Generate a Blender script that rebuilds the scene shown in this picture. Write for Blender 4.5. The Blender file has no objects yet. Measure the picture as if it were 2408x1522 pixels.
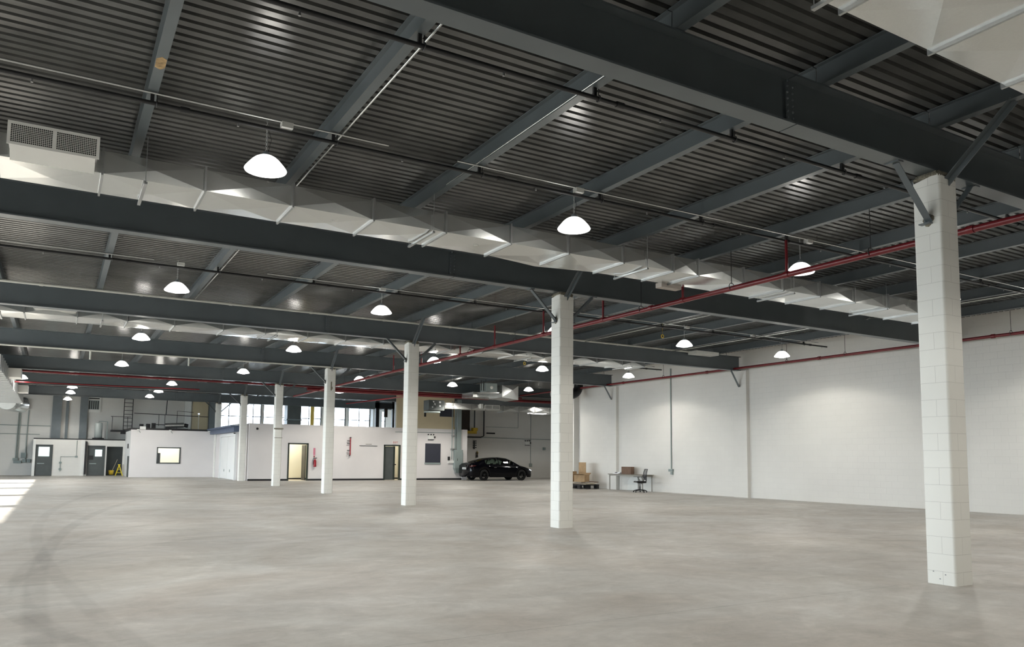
import bpy, math, random
from mathutils import Vector, Matrix
random.seed(7)
SC = bpy.context.scene
COL = SC.collection
PI = math.pi

# ------------------------------------------------------------------ camera
CAMP = Vector((-9.2607, -5.4749, 1.428))
YAW, PIT, ROL = math.radians(30.2852), math.radians(5.1656), math.radians(0.5749)
FPX, PY = 1824.667, 914.045
FW = Vector((math.sin(YAW)*math.cos(PIT), math.cos(YAW)*math.cos(PIT), math.sin(PIT)))
R0 = Vector((math.cos(YAW), -math.sin(YAW), 0)); U0 = R0.cross(FW)
RT = R0*math.cos(ROL)+U0*math.sin(ROL); UP = -R0*math.sin(ROL)+U0*math.cos(ROL)
cd = bpy.data.cameras.new('camera'); cam = bpy.data.objects.new('camera', cd); COL.objects.link(cam)
cam.matrix_world = Matrix(((RT.x, UP.x, -FW.x, CAMP.x), (RT.y, UP.y, -FW.y, CAMP.y), (RT.z, UP.z, -FW.z, CAMP.z), (0, 0, 0, 1)))
cd.sensor_width = 36; cd.lens = FPX*36/2408; cd.shift_y = (PY-761)/2408; cd.clip_end = 400
SC.camera = cam

# ------------------------------------------------------------------ materials
def nd(t, k, **kw):
    n = t.nodes.new(k)
    for a, b in kw.items(): setattr(n, a, b)
    return n
def newmat(name):
    m = bpy.data.materials.new(name); m.use_nodes = True
    return m, m.node_tree, m.node_tree.nodes['Principled BSDF']
def simple(name, col, rough=.5, metal=0., var=.0, scale=3., bump=0., spec=.5, coat=0.):
    m, t, b = newmat(name)
    b.inputs['Roughness'].default_value = rough; b.inputs['Metallic'].default_value = metal
    b.inputs['Specular IOR Level'].default_value = spec; b.inputs['Coat Weight'].default_value = coat
    g = nd(t, 'ShaderNodeNewGeometry'); n = nd(t, 'ShaderNodeTexNoise'); n.inputs['Scale'].default_value = scale; n.inputs['Detail'].default_value = 4
    t.links.new(g.outputs['Position'], n.inputs['Vector'])
    r = nd(t, 'ShaderNodeValToRGB')
    lo = [max(0, c*(1-var)) for c in col]; hi = [min(1, c*(1+var)) for c in col]
    r.color_ramp.elements[0].color = (*lo, 1); r.color_ramp.elements[1].color = (*hi, 1)
    r.color_ramp.elements[0].position = .3; r.color_ramp.elements[1].position = .7
    t.links.new(n.outputs['Fac'], r.inputs['Fac']); t.links.new(r.outputs['Color'], b.inputs['Base Color'])
    if bump:
        bp = nd(t, 'ShaderNodeBump'); bp.inputs['Strength'].default_value = bump; bp.inputs['Distance'].default_value = .02
        t.links.new(n.outputs['Fac'], bp.inputs['Height']); t.links.new(bp.outputs['Normal'], b.inputs['Normal'])
    return m
def emis(name, col, s):
    m, t, b = newmat(name)
    b.inputs['Base Color'].default_value = (*col, 1); b.inputs['Emission Color'].default_value = (*col, 1); b.inputs['Emission Strength'].default_value = s
    return m
def block_mat(name, col, mortar, dirt=.06, zoff=0., line=.006, bump=.5):
    m, t, b = newmat(name); b.inputs['Roughness'].default_value = .55
    g = nd(t, 'ShaderNodeNewGeometry'); s = nd(t, 'ShaderNodeSeparateXYZ'); t.links.new(g.outputs['Position'], s.inputs[0])
    a = nd(t, 'ShaderNodeMath', operation='ADD'); t.links.new(s.outputs['X'], a.inputs[0]); t.links.new(s.outputs['Y'], a.inputs[1])
    z = nd(t, 'ShaderNodeMath', operation='ADD'); z.inputs[1].default_value = zoff; t.links.new(s.outputs['Z'], z.inputs[0])
    c = nd(t, 'ShaderNodeCombineXYZ'); t.links.new(a.outputs[0], c.inputs[0]); t.links.new(z.outputs[0], c.inputs[1])
    k = nd(t, 'ShaderNodeTexBrick'); k.inputs['Scale'].default_value = 1.0; k.inputs['Brick Width'].default_value = .4064; k.inputs['Row Height'].default_value = .2032
    k.inputs['Mortar Size'].default_value = line; k.inputs['Mortar Smooth'].default_value = .6; k.inputs['Bias'].default_value = 0
    k.inputs['Color1'].default_value = (*col, 1); k.inputs['Color2'].default_value = (*[x*.985 for x in col], 1); k.inputs['Mortar'].default_value = (*mortar, 1)
    t.links.new(c.outputs[0], k.inputs['Vector'])
    n = nd(t, 'ShaderNodeTexNoise'); n.inputs['Scale'].default_value = .7; n.inputs['Detail'].default_value = 6; t.links.new(g.outputs['Position'], n.inputs['Vector'])
    r = nd(t, 'ShaderNodeMapRange'); r.inputs[1].default_value = .3; r.inputs[2].default_value = .7; r.inputs[3].default_value = 1-dirt; r.inputs[4].default_value = 1.
    t.links.new(n.outputs['Fac'], r.inputs[0])
    x = nd(t, 'ShaderNodeVectorMath', operation='SCALE'); t.links.new(k.outputs['Color'], x.inputs[0]); t.links.new(r.outputs[0], x.inputs['Scale'])
    t.links.new(x.outputs[0], b.inputs['Base Color'])
    n2 = nd(t, 'ShaderNodeTexNoise'); n2.inputs['Scale'].default_value = 60; t.links.new(g.outputs['Position'], n2.inputs['Vector'])
    h = nd(t, 'ShaderNodeMath', operation='MULTIPLY_ADD'); t.links.new(n2.outputs['Fac'], h.inputs[0]); h.inputs[1].default_value = .12
    iv = nd(t, 'ShaderNodeMath', operation='SUBTRACT'); iv.inputs[0].default_value = 1; t.links.new(k.outputs['Fac'], iv.inputs[1]); t.links.new(iv.outputs[0], h.inputs[2])
    bp = nd(t, 'ShaderNodeBump'); bp.inputs['Strength'].default_value = bump; bp.inputs['Distance'].default_value = .006
    t.links.new(h.outputs[0], bp.inputs['Height']); t.links.new(bp.outputs['Normal'], b.inputs['Normal'])
    return m

def floor_mat():
    m, t, b = newmat('polished_concrete'); L = t.links.new
    g = nd(t, 'ShaderNodeNewGeometry')
    def noise(sc, det=6, rough=.6, dist=0., stretch=None):
        v = g.outputs['Position']
        if stretch:
            mp = nd(t, 'ShaderNodeMapping'); mp.inputs['Scale'].default_value = stretch; mp.inputs['Rotation'].default_value = (0, 0, .5); L(v, mp.inputs['Vector']); v = mp.outputs['Vector']
        n = nd(t, 'ShaderNodeTexNoise'); n.inputs['Scale'].default_value = sc; n.inputs['Detail'].default_value = det
        n.inputs['Roughness'].default_value = rough; n.inputs['Distortion'].default_value = dist; L(v, n.inputs['Vector']); return n.outputs['Fac']
    def mr(x, a, c, lo, hi):
        r = nd(t, 'ShaderNodeMapRange'); r.inputs[1].default_value = a; r.inputs[2].default_value = c; r.inputs[3].default_value = lo; r.inputs[4].default_value = hi; L(x, r.inputs[0]); return r.outputs[0]
    def mth(op, x, y):
        n = nd(t, 'ShaderNodeMath', operation=op)
        for i, q in enumerate((x, y)):
            if isinstance(q, (int, float)): n.inputs[i].default_value = q
            else: L(q, n.inputs[i])
        return n.outputs[0]
    base = mr(noise(.35, 8, .65, 1.2), .36, .64, 0, 1)
    ramp = nd(t, 'ShaderNodeMix', data_type='RGBA'); ramp.inputs[6].default_value = (.40, .37, .335, 1); ramp.inputs[7].default_value = (.51, .50, .475, 1); L(base, ramp.inputs[0])
    f = mr(noise(1.5, 10, .72, .8, (1, 1.5, 1)), .32, .70, .80, 1.10)
    f = mth('MULTIPLY', f, mr(noise(7, 6, .7, .8), .3, .7, .92, 1.05))
    f = mth('MULTIPLY', f, mr(noise(38, 3, .6), .67, .72, 1., .74))
    f = mth('MULTIPLY', f, mr(noise(.8, 6, .6, 2.), .57, .70, 1., 1.15))
    s = nd(t, 'ShaderNodeSeparateXYZ'); L(g.outputs['Position'], s.inputs[0]); wob = mth('MULTIPLY', mth('SUBTRACT', noise(2.5, 4), .5), .035)
    # sawn control joints along the column lines
    for ax, off, wd in (('Y', .2, .006),):
        v = mth('ADD', mth('ADD', s.outputs[ax], 8.2586*20-off), wob if ax == 'Y' else 0.)
        d = mth('ABSOLUTE', mth('SUBTRACT', mth('MODULO', mth('ADD', v, 4.1293), 8.2586), 4.1293), 0.)
        f = mth('MULTIPLY', f, mr(d, 0, wd*1.6, .62, 1.))
        f = mth('MULTIPLY', f, mr(d, 0, .25, .97, 1.))
    # curved tyre marks and scuffs
    lim = mr(s.outputs['X'], -7.2, -6.2, 1., 0.)
    for cx, cy, rad, w, dk, on in ((52.71, 4.89, 62.09, .10, .85, 1), (4.3, 5.08, 13.85, .08, .90, 1), (-3.78, 4.11, 5.87, .07, .90, 1), (61.5, 12, 71.0, .09, .89, 1), (-5, -22, 27, .08, .9, 0), (3.5, 34, 30, .07, .9, 0), (20, -6, 19, .08, .92, 0), (-30, 2, 38, .06, .9, 0)):
        dx = mth('SUBTRACT', s.outputs['X'], cx); dy = mth('SUBTRACT', s.outputs['Y'], cy)
        rr = mth('SQRT', mth('ADD', mth('MULTIPLY', dx, dx), mth('MULTIPLY', dy, dy)), 0.)
        d = mth('ABSOLUTE', mth('SUBTRACT', rr, rad), 0.)
        k = mr(d, w*.8, w*1.3, dk, 1.)
        msk = mth('MULTIPLY', mr(noise(.6, 3), .30, .45, .35, 1.), lim) if on else mr(noise(.45, 3), .42, .58, 0., 1.)
        f = mth('MULTIPLY', f, mth('ADD', mth('MULTIPLY', k, msk), mth('SUBTRACT', 1., msk)))
    x = nd(t, 'ShaderNodeVectorMath', operation='SCALE'); L(ramp.outputs[2], x.inputs[0]); L(f, x.inputs['Scale']); L(x.outputs[0], b.inputs['Base Color'])
    L(mr(noise(1.1, 5), .3, .7, .42, .62), b.inputs['Roughness'])
    bp = nd(t, 'ShaderNodeBump'); bp.inputs['Strength'].default_value = .08; bp.inputs['Distance'].default_value = .01; L(noise(25, 4), bp.inputs['Height']); L(bp.outputs['Normal'], b.inputs['Normal'])
    return m

def galv(name, col, rough=.38):
    m, t, b = newmat(name); b.inputs['Metallic'].default_value = .85
    g = nd(t, 'ShaderNodeNewGeometry'); v = nd(t, 'ShaderNodeTexVoronoi'); v.inputs['Scale'].default_value = 90; t.links.new(g.outputs['Position'], v.inputs['Vector'])
    n = nd(t, 'ShaderNodeTexNoise'); n.inputs['Scale'].default_value = 2.2; n.inputs['Detail'].default_value = 5; t.links.new(g.outputs['Position'], n.inputs['Vector'])
    r = nd(t, 'ShaderNodeMapRange'); r.inputs[3].default_value = .95; r.inputs[4].default_value = 1.04; t.links.new(v.outputs['Color'], r.inputs[0])
    x = nd(t, 'ShaderNodeVectorMath', operation='SCALE'); x.inputs[0].default_value = col; t.links.new(r.outputs[0], x.inputs['Scale']); t.links.new(x.outputs[0], b.inputs['Base Color'])
    rr = nd(t, 'ShaderNodeMapRange'); rr.inputs[3].default_value = rough-.08; rr.inputs[4].default_value = rough+.14; t.links.new(n.outputs['Fac'], rr.inputs[0]); t.links.new(rr.outputs[0], b.inputs['Roughness'])
    return m
def glass_mat(name, col, a):
    m, t, b = newmat(name); t.nodes.remove(b); o = t.nodes['Material Output']
    tr = nd(t, 'ShaderNodeBsdfTransparent'); tr.inputs[0].default_value = (*col, 1)
    gl = nd(t, 'ShaderNodeBsdfGlossy'); gl.inputs['Roughness'].default_value = .02
    f = nd(t, 'ShaderNodeFresnel'); f.inputs['IOR'].default_value = 1.5; ad = nd(t, 'ShaderNodeMath', operation='ADD'); ad.inputs[1].default_value = a; t.links.new(f.outputs[0], ad.inputs[0])
    mx = nd(t, 'ShaderNodeMixShader'); t.links.new(ad.outputs[0], mx.inputs[0]); t.links.new(tr.outputs[0], mx.inputs[1]); t.links.new(gl.outputs[0], mx.inputs[2]); t.links.new(mx.outputs[0], o.inputs[0])
    return m

M = dict(
    floor=floor_mat(),
    wall=block_mat('painted_block_wall', (.76, .745, .71), (.70, .685, .65), line=.003),
    col=block_mat('painted_block_column', (.86, .855, .81), (.58, .57, .54), zoff=.05, line=.0026, dirt=.05, bump=.3),
    plaster=simple('painted_plaster', (.755, .725, .72), .6, var=.03, scale=.8),
    plaster_blue=simple('painted_panel', (.78, .79, .79), .5, var=.02, scale=.8),
    beige=simple('beige_paint', (.62, .53, .36), .6, var=.05, scale=1.),
    brown=simple('brown_wood', (.035, .022, .015), .5, var=.2, scale=4),
    steel=simple('slate_grey_steel_paint', (.100, .119, .130), .36, var=.07, scale=2.5, spec=.75),
    deck=simple('grey_roof_deck_paint', (.090, .091, .088), .22, var=.25, scale=1.6, spec=.45),
    darkcol=simple('dark_grey_paint', (.16, .185, .20), .5, var=.06),
    bluebeam=simple('blue_grey_paint', (.09, .12, .19), .5, var=.08),
    galv=galv('galvanised_sheet', (.74, .75, .735), .20), galvd=galv('galvanised_strap', (.45, .46, .46), .35),
    pipe=simple('black_pipe', (.02, .02, .022), .4, var=.2), red=simple('red_pipe_paint', (.16, .011, .016), .32, var=.12, scale=5),
    white=simple('white_enamel', (.80, .80, .77), .4, var=.03), whitepipe=simple('off_white_pipe', (.60, .60, .55), .45, var=.1),
    grille=simple('grille_void', (.012, .014, .014), .8), mortar=simple('rough_mortar', (.24, .22, .17), .95, var=.4, scale=40, bump=1.),
    black=simple('black_paint', (.012, .012, .014), .45, var=.1), bframe=simple('dark_green_black_frame', (.018, .028, .024), .4, var=.1),
    greydoor=simple('dark_grey_door', (.075, .085, .085), .5, var=.08), panel=simple('grey_electrical_enamel', (.27, .32, .31), .45, var=.04),
    screen=simple('dark_blue_grey_panel', (.035, .038, .055), .5, var=.05), orange=simple('orange_plastic', (.65, .20, .02), .5), yellow=simple('yellow_paint', (.62, .42, .03), .5, var=.1),
    card=simple('cardboard', (.40, .27, .15), .8, var=.12, scale=6), cardd=simple('dark_cardboard', (.16, .10, .07), .8, var=.15, scale=6), cardin=simple('cardboard_inside', (.30, .20, .11), .85, var=.1),
    wood=simple('raw_board', (.52, .45, .34), .75, var=.12, scale=8), paper=simple('white_paper', (.85, .85, .86), .7),
    tabletop=simple('table_laminate', (.20, .175, .14), .5, var=.1), tleg=simple('table_leg_grey', (.34, .33, .30), .5),
    blackpl=simple('black_plastic', (.008, .008, .009), .45), carpaint=simple('black_car_paint', (.0015, .0015, .003), .10, spec=.22),
    tyre=simple('tyre_rubber', (.003, .003, .003), .9), rim=simple('dark_alloy', (.004, .004, .005), .4), chrome=simple('chrome', (.6, .6, .6), .12, metal=1.),
    taillight=simple('tail_light_red', (.05, .003, .003), .15), headlight=emis('headlight_glass', (.9, .95, 1), 1.5), plate=simple('licence_plate', (.75, .77, .78), .4),
    carglass=glass_mat('tinted_car_glass', (.52, .62, .57), .0), pane=glass_mat('window_pane', (.95, .97, 1), .0),
    tank=simple('tank_enamel', (.42, .46, .45), .35, var=.04), roomwall=simple('office_interior_paint', (.82, .80, .66), .6), roomfloor=simple('office_interior_floor', (.62, .56, .46), .6, var=.06),
    ropeyellow=simple('yellow_ladder', (.72, .56, .03), .5), pink=simple('pink_sign', (.62, .22, .30), .6), ext=simple('extinguisher_red', (.30, .01, .02), .3),
    mesh=simple('chair_mesh', (.05, .05, .055), .7), ground=simple('asphalt_outside', (.30, .30, .29), .9, var=.1), post=simple('yellow_post', (.85, .60, .12), .5),
    door_glow=emis('glowing_door_glass', (.78, .95, .92), 1.1), sign=simple('exit_sign_face', (.80, .76, .74), .5), exitred=simple('exit_red', (.50, .10, .10), .5),
    dome=emis('lamp_dome_glow', (1., .985, .95), 3.0), lens=emis('lamp_lens_glow', (.88, .92, 1.), .85), bulb=emis('lamp_tube_glow', (1., .93, .75), .95),
)
M['lens2'] = M['lens']

# ------------------------------------------------------------------ mesh helpers
class MB:
    def __init__(s): s.v = []; s.f = []; s.smooth = []
    def add(s, vs, fs, sm=False):
        o = len(s.v); s.v += [tuple(v) for v in vs]; s.f += [tuple(o+i for i in f) for f in fs]; s.smooth += [sm]*len(fs); return s
    def box(s, x0, x1, y0, y1, z0, z1):
        return s.add([(x0, y0, z0), (x1, y0, z0), (x1, y1, z0), (x0, y1, z0), (x0, y0, z1), (x1, y0, z1), (x1, y1, z1), (x0, y1, z1)],
                     [(0, 3, 2, 1), (4, 5, 6, 7), (0, 1, 5, 4), (1, 2, 6, 5), (2, 3, 7, 6), (3, 0, 4, 7)])
    def obox(s, c, ax, ay, az):
        c = Vector(c); ax = Vector(ax); ay = Vector(ay); az = Vector(az)
        vs = [c+i*ax+j*ay+k*az for k in (-1, 1) for i, j in ((-1, -1), (1, -1), (1, 1), (-1, 1))]
        return s.add(vs, [(0, 3, 2, 1), (4, 5, 6, 7), (0, 1, 5, 4), (1, 2, 6, 5), (2, 3, 7, 6), (3, 0, 4, 7)])
    def bar(s, a, b, w, h=None, up=(0, 0, 1)):
        a = Vector(a); b = Vector(b); h = h or w; d = (b-a); l = d.length; d.normalize(); u = Vector(up)
        if abs(d.dot(u)) > .95: u = Vector((1, 0, 0))
        r = d.cross(u).normalized(); u = r.cross(d)
        return s.obox((a+b)/2, r*w/2, u*h/2, d*l/2)
    def tube(s, pts, r, n=8, caps=True):
        pts = [Vector(p) for p in pts]; rings = []; ref = None
        rs = r if isinstance(r, (list, tuple)) else [r]*len(pts)
        for i, p in enumerate(pts):
            d = (pts[min(i+1, len(pts)-1)]-pts[max(i-1, 0)]).normalized()
            if ref is None: ref = Vector((0, 0, 1)) if abs(d.z) < .9 else Vector((1, 0, 0))
            a = d.cross(ref).normalized(); b = a.cross(d); ref = b
            rings.append([p+rs[i]*(math.cos(2*PI*k/n)*a+math.sin(2*PI*k/n)*b) for k in range(n)])
        vs = [v for q in rings for v in q]; fs = []
        for i in range(len(pts)-1):
            for k in range(n): fs.append((i*n+k, (i+1)*n+k, (i+1)*n+(k+1) % n, i*n+(k+1) % n))
        s.add(vs, fs, True)
        if caps: s.add(rings[0], [tuple(range(n))]); s.add(rings[-1], [tuple(reversed(range(n)))])
        return s
    def lathe(s, c, prof, n=24, ax='z'):
        c = Vector(c); vs = []; fs = []
        for r, z in prof:
            for k in range(n):
                a = 2*PI*k/n
                if ax == 'z': vs.append(c+Vector((r*math.cos(a), r*math.sin(a), z)))
                elif ax == 'y': vs.append(c+Vector((r*math.cos(a), z, r*math.sin(a))))
                else: vs.append(c+Vector((z, r*math.cos(a), r*math.sin(a))))
        for i in range(len(prof)-1):
            for k in range(n): fs.append((i*n+k, i*n+(k+1) % n, (i+1)*n+(k+1) % n, (i+1)*n+k))
        return s.add(vs, fs, True)
    def torus(s, c, R, r, ax='y', n=14, m=6):
        c = Vector(c); vs = []; fs = []
        for i in range(n):
            a = 2*PI*i/n
            for j in range(m):
                b = 2*PI*j/m; x = (R+r*math.cos(b))*math.cos(a); y = (R+r*math.cos(b))*math.sin(a); z = r*math.sin(b)
                vs.append(c+Vector({'z': (x, y, z), 'y': (x, z, y), 'x': (z, x, y)}[ax]))
        for i in range(n):
            for j in range(m): fs.append((i*m+j, ((i+1) % n)*m+j, ((i+1) % n)*m+(j+1) % m, i*m+(j+1) % m))
        return s.add(vs, fs, True)
    def prism(s, poly, axis, a, b):
        n = len(poly)
        def P(p, t): return {'x': (t, p[0], p[1]), 'y': (p[0], t, p[1]), 'z': (p[0], p[1], t)}[axis]
        vs = [P(p, a) for p in poly]+[P(p, b) for p in poly]
        fs = [tuple(range(n)), tuple(reversed(range(n, 2*n)))]+[(i, (i+1) % n, (i+1) % n+n, i+n) for i in range(n)]
        return s.add(vs, fs)
    def build(s, name, mat, parent=None, loc=None, bevel=0.):
        me = bpy.data.meshes.new(name); off = Vector(loc) if loc is not None else Vector((0, 0, 0))
        me.from_pydata([tuple(Vector(v)-off) for v in s.v], [], s.f); me.polygons.foreach_set('use_smooth', s.smooth); me.materials.append(mat); me.update()
        import bmesh
        bm = bmesh.new(); bm.from_mesh(me); bmesh.ops.recalc_face_normals(bm, faces=bm.faces); bm.to_mesh(me); bm.free()
        o = bpy.data.objects.new(name, me); COL.objects.link(o); o.location = off
        if parent: o.parent = parent; o.location = off
        if bevel:
            b = o.modifiers.new('bevel', 'BEVEL'); b.width = bevel; b.segments = 2; b.limit_method = 'ANGLE'
        return o
def each(name, mbs, mat, parent):
    for m_ in mbs: m_.build(name, mat, parent)
LABELS = {}
def tag(o, label, cat, group=None, kind=None):
    LABELS.setdefault(label, []).append(o.name)
    o['label'] = label; o['category'] = cat
    if group: o['group'] = group
    if kind: o['kind'] = kind
    return o
def thing(name, label, cat, loc=(0, 0, 0), rz=0, group=None, kind='thing'):
    o = bpy.data.objects.new(name, None); COL.objects.link(o); o.location = loc; o.rotation_euler.z = rz; o.empty_display_size = .1
    return tag(o, label, cat, group, kind)
def struct(name, mb, mat):
    o = mb.build(name, mat); o['kind'] = 'structure'; return o
def dup(root, loc, label, rz=None):
    r = root.copy(); COL.objects.link(r); r.location = loc; r['label'] = label; LABELS.setdefault(label, []).append(r.name)
    if rz is not None: r.rotation_euler.z = rz
    for ch in list(root.children):
        c = ch.copy(); COL.objects.link(c); c.parent = r
        for g in list(ch.children):
            d = g.copy(); COL.objects.link(d); d.parent = c
    return r
ORD = ['first', 'second', 'third', 'fourth', 'fifth', 'sixth', 'seventh', 'eighth', 'ninth', 'tenth', 'eleventh', 'twelfth', 'thirteenth', 'fourteenth', 'fifteenth', 'sixteenth']

S = 8.2586           # bay spacing
WX = 14.2            # right wall face
ZD = 5.82            # underside of the roof deck
NY = 56.0            # north wall face
OY = 41.0            # office front wall face
WN, WD = -20.0, -12.0

def wall_with_holes(x0, x1, y, z0, z1, holes, th, axis='x'):
    """wall in a plane, holes = (a0,a1,z0,z1); y..y+th thickness away from the room"""
    xs = sorted({x0, x1, *[h[0] for h in holes], *[h[1] for h in holes]}); zs = sorted({z0, z1, *[h[2] for h in holes], *[h[3] for h in holes]})
    mb = MB()
    for i in range(len(xs)-1):
        run = None
        for j in range(len(zs)-1):
            a = (xs[i]+xs[i+1])/2; b = (zs[j]+zs[j+1])/2
            solid = not any(h[0] < a < h[1] and h[2] < b < h[3] for h in holes)
            if solid and run is None: run = zs[j]
            if (not solid or j == len(zs)-2) and run is not None:
                top = zs[j+1] if solid else zs[j]
                if axis == 'x': mb.box(xs[i], xs[i+1], min(y, y+th), max(y, y+th), run, top)
                else: mb.box(min(y, y+th), max(y, y+th), xs[i], xs[i+1], run, top)
                run = None
    return mb

# ------------------------------------------------------------------ setting
struct('floor', MB().box(WN-.3, 26, WD-.3, NY+.3, -.2, 0), M['floor'])
struct('ground', MB().box(-90, 90, -90, 150, -.6, -.35), M['ground'])
# ribbed roof deck, ribs run along X
prof = []; y = WD-.2
while y < NY+.2:
    prof += [(y, ZD), (y+.094, ZD), (y+.106, ZD+.038), (y+.146, ZD+.038)]; y += .1586
mb = MB(); vs = []
for (a, b) in prof: vs += [(WN-.2, a, b), (26, a, b)]
mb.add(vs, [(2*i, 2*i+1, 2*i+3, 2*i+2) for i in range(len(prof)-1)])
struct('ceiling', mb, M['deck'])
struct('roof_slab', MB().box(WN-.3, 26, WD-.3, NY+.3, ZD+.06, ZD+.3), M['black'])

# right wall and its pilasters
mb = MB().box(WX, WX+.3, WD, 28.5, 0, ZD+.06)
for k in range(0, 4):
    yy = k*S; mb.box(WX-.15, WX, yy-.36, yy+.36, 0, 5.0)
mb.box(WX-.3, WX, 27.75, 28.5, 0, ZD)
struct('wall_right', mb, M['wall'])
struct('wall_bay_south', MB().box(WX+.3, 24.3, 28.2, 28.5, 0, ZD+.06), M['wall'])
struct('wall_bay_right', MB().box(24, 24.3, 28.5, 44.9, 0, ZD+.06), M['wall'])
struct('wall_bay_back', wall_with_holes(14.35, 24, 44.6, 0, ZD+.06, [(15.57, 16.5, 3.4, 5.1)], .3), M['wall'])
struct('wall_back', MB().box(WN, WX+.3, WD-.3, WD, 0, ZD+.06), M['wall'])
# left wall with tall glazed dock openings; low nearer ones added for daylight
lh = [(-1, 4, .9, 3.8), (6, 11, .9, 3.8), (13, 18.6, .2, 4.7), (19.6, 25.2, .2, 4.7), (26.2, 31.8, .2, 4.7), (32.8, 38.4, .2, 4.7), (39.4, 45, .2, 4.7)]
struct('wall_left', wall_with_holes(WD, NY, WN, 0, ZD+.06, lh, -.3, 'y'), M['wall'])
nwin = 0
for i, (a, b, c, d) in enumerate(lh):
    nwin += 1; fr = MB(); nx = 5; nz = 4
    for j in range(nx+1): q = a+(b-a)*j/nx; fr.box(WN-.16, WN-.10, q-.03, q+.03, c, d)
    for j in range(nz+1): q = c+(d-c)*j/nz; fr.box(WN-.16, WN-.10, a, b, q-.03, q+.03)
    struct('window_%d' % nwin, fr, M['darkcol'])
# north wall with clerestory windows
nh = [(1.04, 2.7, 2.9, 5.45), (3.05, 4.25, 2.9, 5.45), (4.4, 6.25, 2.9, 5.45), (6.97, 8.95, 2.9, 5.45), (9.1, 10.95, 2.9, 5.45), (11.2, 13.05, 2.9, 5.45), (13.5, 14.4, 2.9, 5.3)]
struct('wall_north', wall_with_holes(WN, 24.3, NY, 0, ZD+.06, nh, .3), M['wall'])
for i, (a, b, c, d) in enumerate(nh):
    nwin += 1; fr = MB()
    for q in (a+.03, (a+b)/2, b-.03): fr.box(q-.03, q+.03, NY+.08, NY+.14, c, d)
    for q in (c+.03, 4.45, d-.03): fr.box(a, b, NY+.08, NY+.14, q-.03, q+.03)
    f = struct('window_%d' % nwin, fr, M['darkcol'])
    MB().box(a+.02, b-.02, NY+.105, NY+.115, c+.02, d-.02).build('pane', M['pane'], f)
struct('trim_1', MB().box(WN, 12.9, NY-.06, NY, 5.46, ZD), M['darkcol'])

# ------------------------------------------------------------------ girders
def isec_x(mb, x0, x1, yc, z0, z1, bw, tf=.02, tw=.012):
    mb.box(x0, x1, yc-bw/2, yc+bw/2, z0, z0+tf); mb.box(x0, x1, yc-bw/2, yc+bw/2, z1-tf, z1); mb.box(x0, x1, yc-tw/2, yc+tw/2, z0+tf, z1-tf)
near = ['nearest', 'second', 'third', 'fourth', 'fifth', 'sixth', 'seventh']
boltme = None
for k in range(0, 7):
    yc = k*S
    x1 = WX-.15 if k < 4 else (23.9 if yc < 44 else 23.9)
    g = thing('roof_girder', 'deep slate grey steel roof girder spanning the hall, %s from the camera' % near[k], 'girder', (0, yc, 5.0), group='main roof girders')
    for a, b in ((WN+.05, -2.668), (-2.652, x1)):
        m_ = MB(); isec_x(m_, a, b, 0, 0, .56, .231); m_.build('beam_length', M['steel'], g)
    sp = MB().box(-2.72, -2.60, -.030, -.006, .06, .50)
    sp.build('splice_plate', M['steel'], g)
    for j in range(6):
        for xx in (-2.70, -2.62):
            if boltme is None: b_ = MB().lathe((0, 0, 0), [(.013, 0), (.013, -.012), (.001, -.014)], 6, 'y').build('bolt', M['darkcol'], g); boltme = b_.data
            else: b_ = bpy.data.objects.new('bolt', boltme); COL.objects.link(b_); b_.parent = g
            b_.location = (xx, -.030, .1+j*.07)

# ------------------------------------------------------------------ roof purlins
PX = [-8.531+2.121*n for n in range(-4, 11)]
def purlin_mesh(L):
    mb = MB(); mb.box(-.055, .055, 0, L, 5.565, 5.577); mb.box(-.055, .055, 0, L, 5.803, 5.815); mb.box(-.005, .005, 0, L, 5.577, 5.803); return mb
pm = purlin_mesh(S-.012)
base = None
for k in range(-1, 7):
    L = S if k < 6 else NY-6*S
    for i, px in enumerate(PX):
        if k == -1 and px < -5: continue
        if k >= 0 and px < -13.5 and k < 6: continue
        if px > WX: continue
        idx = len(PX)-1-i
        sp = {-1: 'before the nearest girder', 6: 'beyond the farthest girder'}.get(k, 'between the %s and %s girders' % (near[k] if k else 'first', near[k+1] if k < 6 else ''))
        lab = 'slate grey roof purlin, %s from the right wall, %s' % (ORD[idx], sp)
        y0 = k*S+.006
        if k == 6:
            m_ = MB(); LL = NY-6*S-.02; m_.box(-.055, .055, 0, LL, 5.565, 5.577); m_.box(-.055, .055, 0, LL, 5.803, 5.815); m_.box(-.005, .005, 0, LL, 5.577, 5.803)
            o = m_.build('roof_purlin', M['steel'], loc=None); o.location = (px, y0, 0)
        elif base is None: base = o = pm.build('roof_purlin', M['steel']); o.location = (px, y0, 0)
        else: o = base.copy(); COL.objects.link(o); o.location = (px, y0, 0)
        tag(o, lab, 'purlin', 'roof purlins', 'thing')
        if k == 0 and abs(px+8.531) < .01:
            st = MB().prism([(-.05, 1.62), (.0, 1.56), (.05, 1.60), (.052, 1.80), (.01, 1.86), (-.045, 1.82)], 'z', 5.5635, 5.565).build('rust_stain', simple('rust', (.40, .27, .13), .8, var=.5, scale=14), None)
            st.parent = o; st.location = (0, 3.21-1.7, 0); o['label'] = lab

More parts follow.
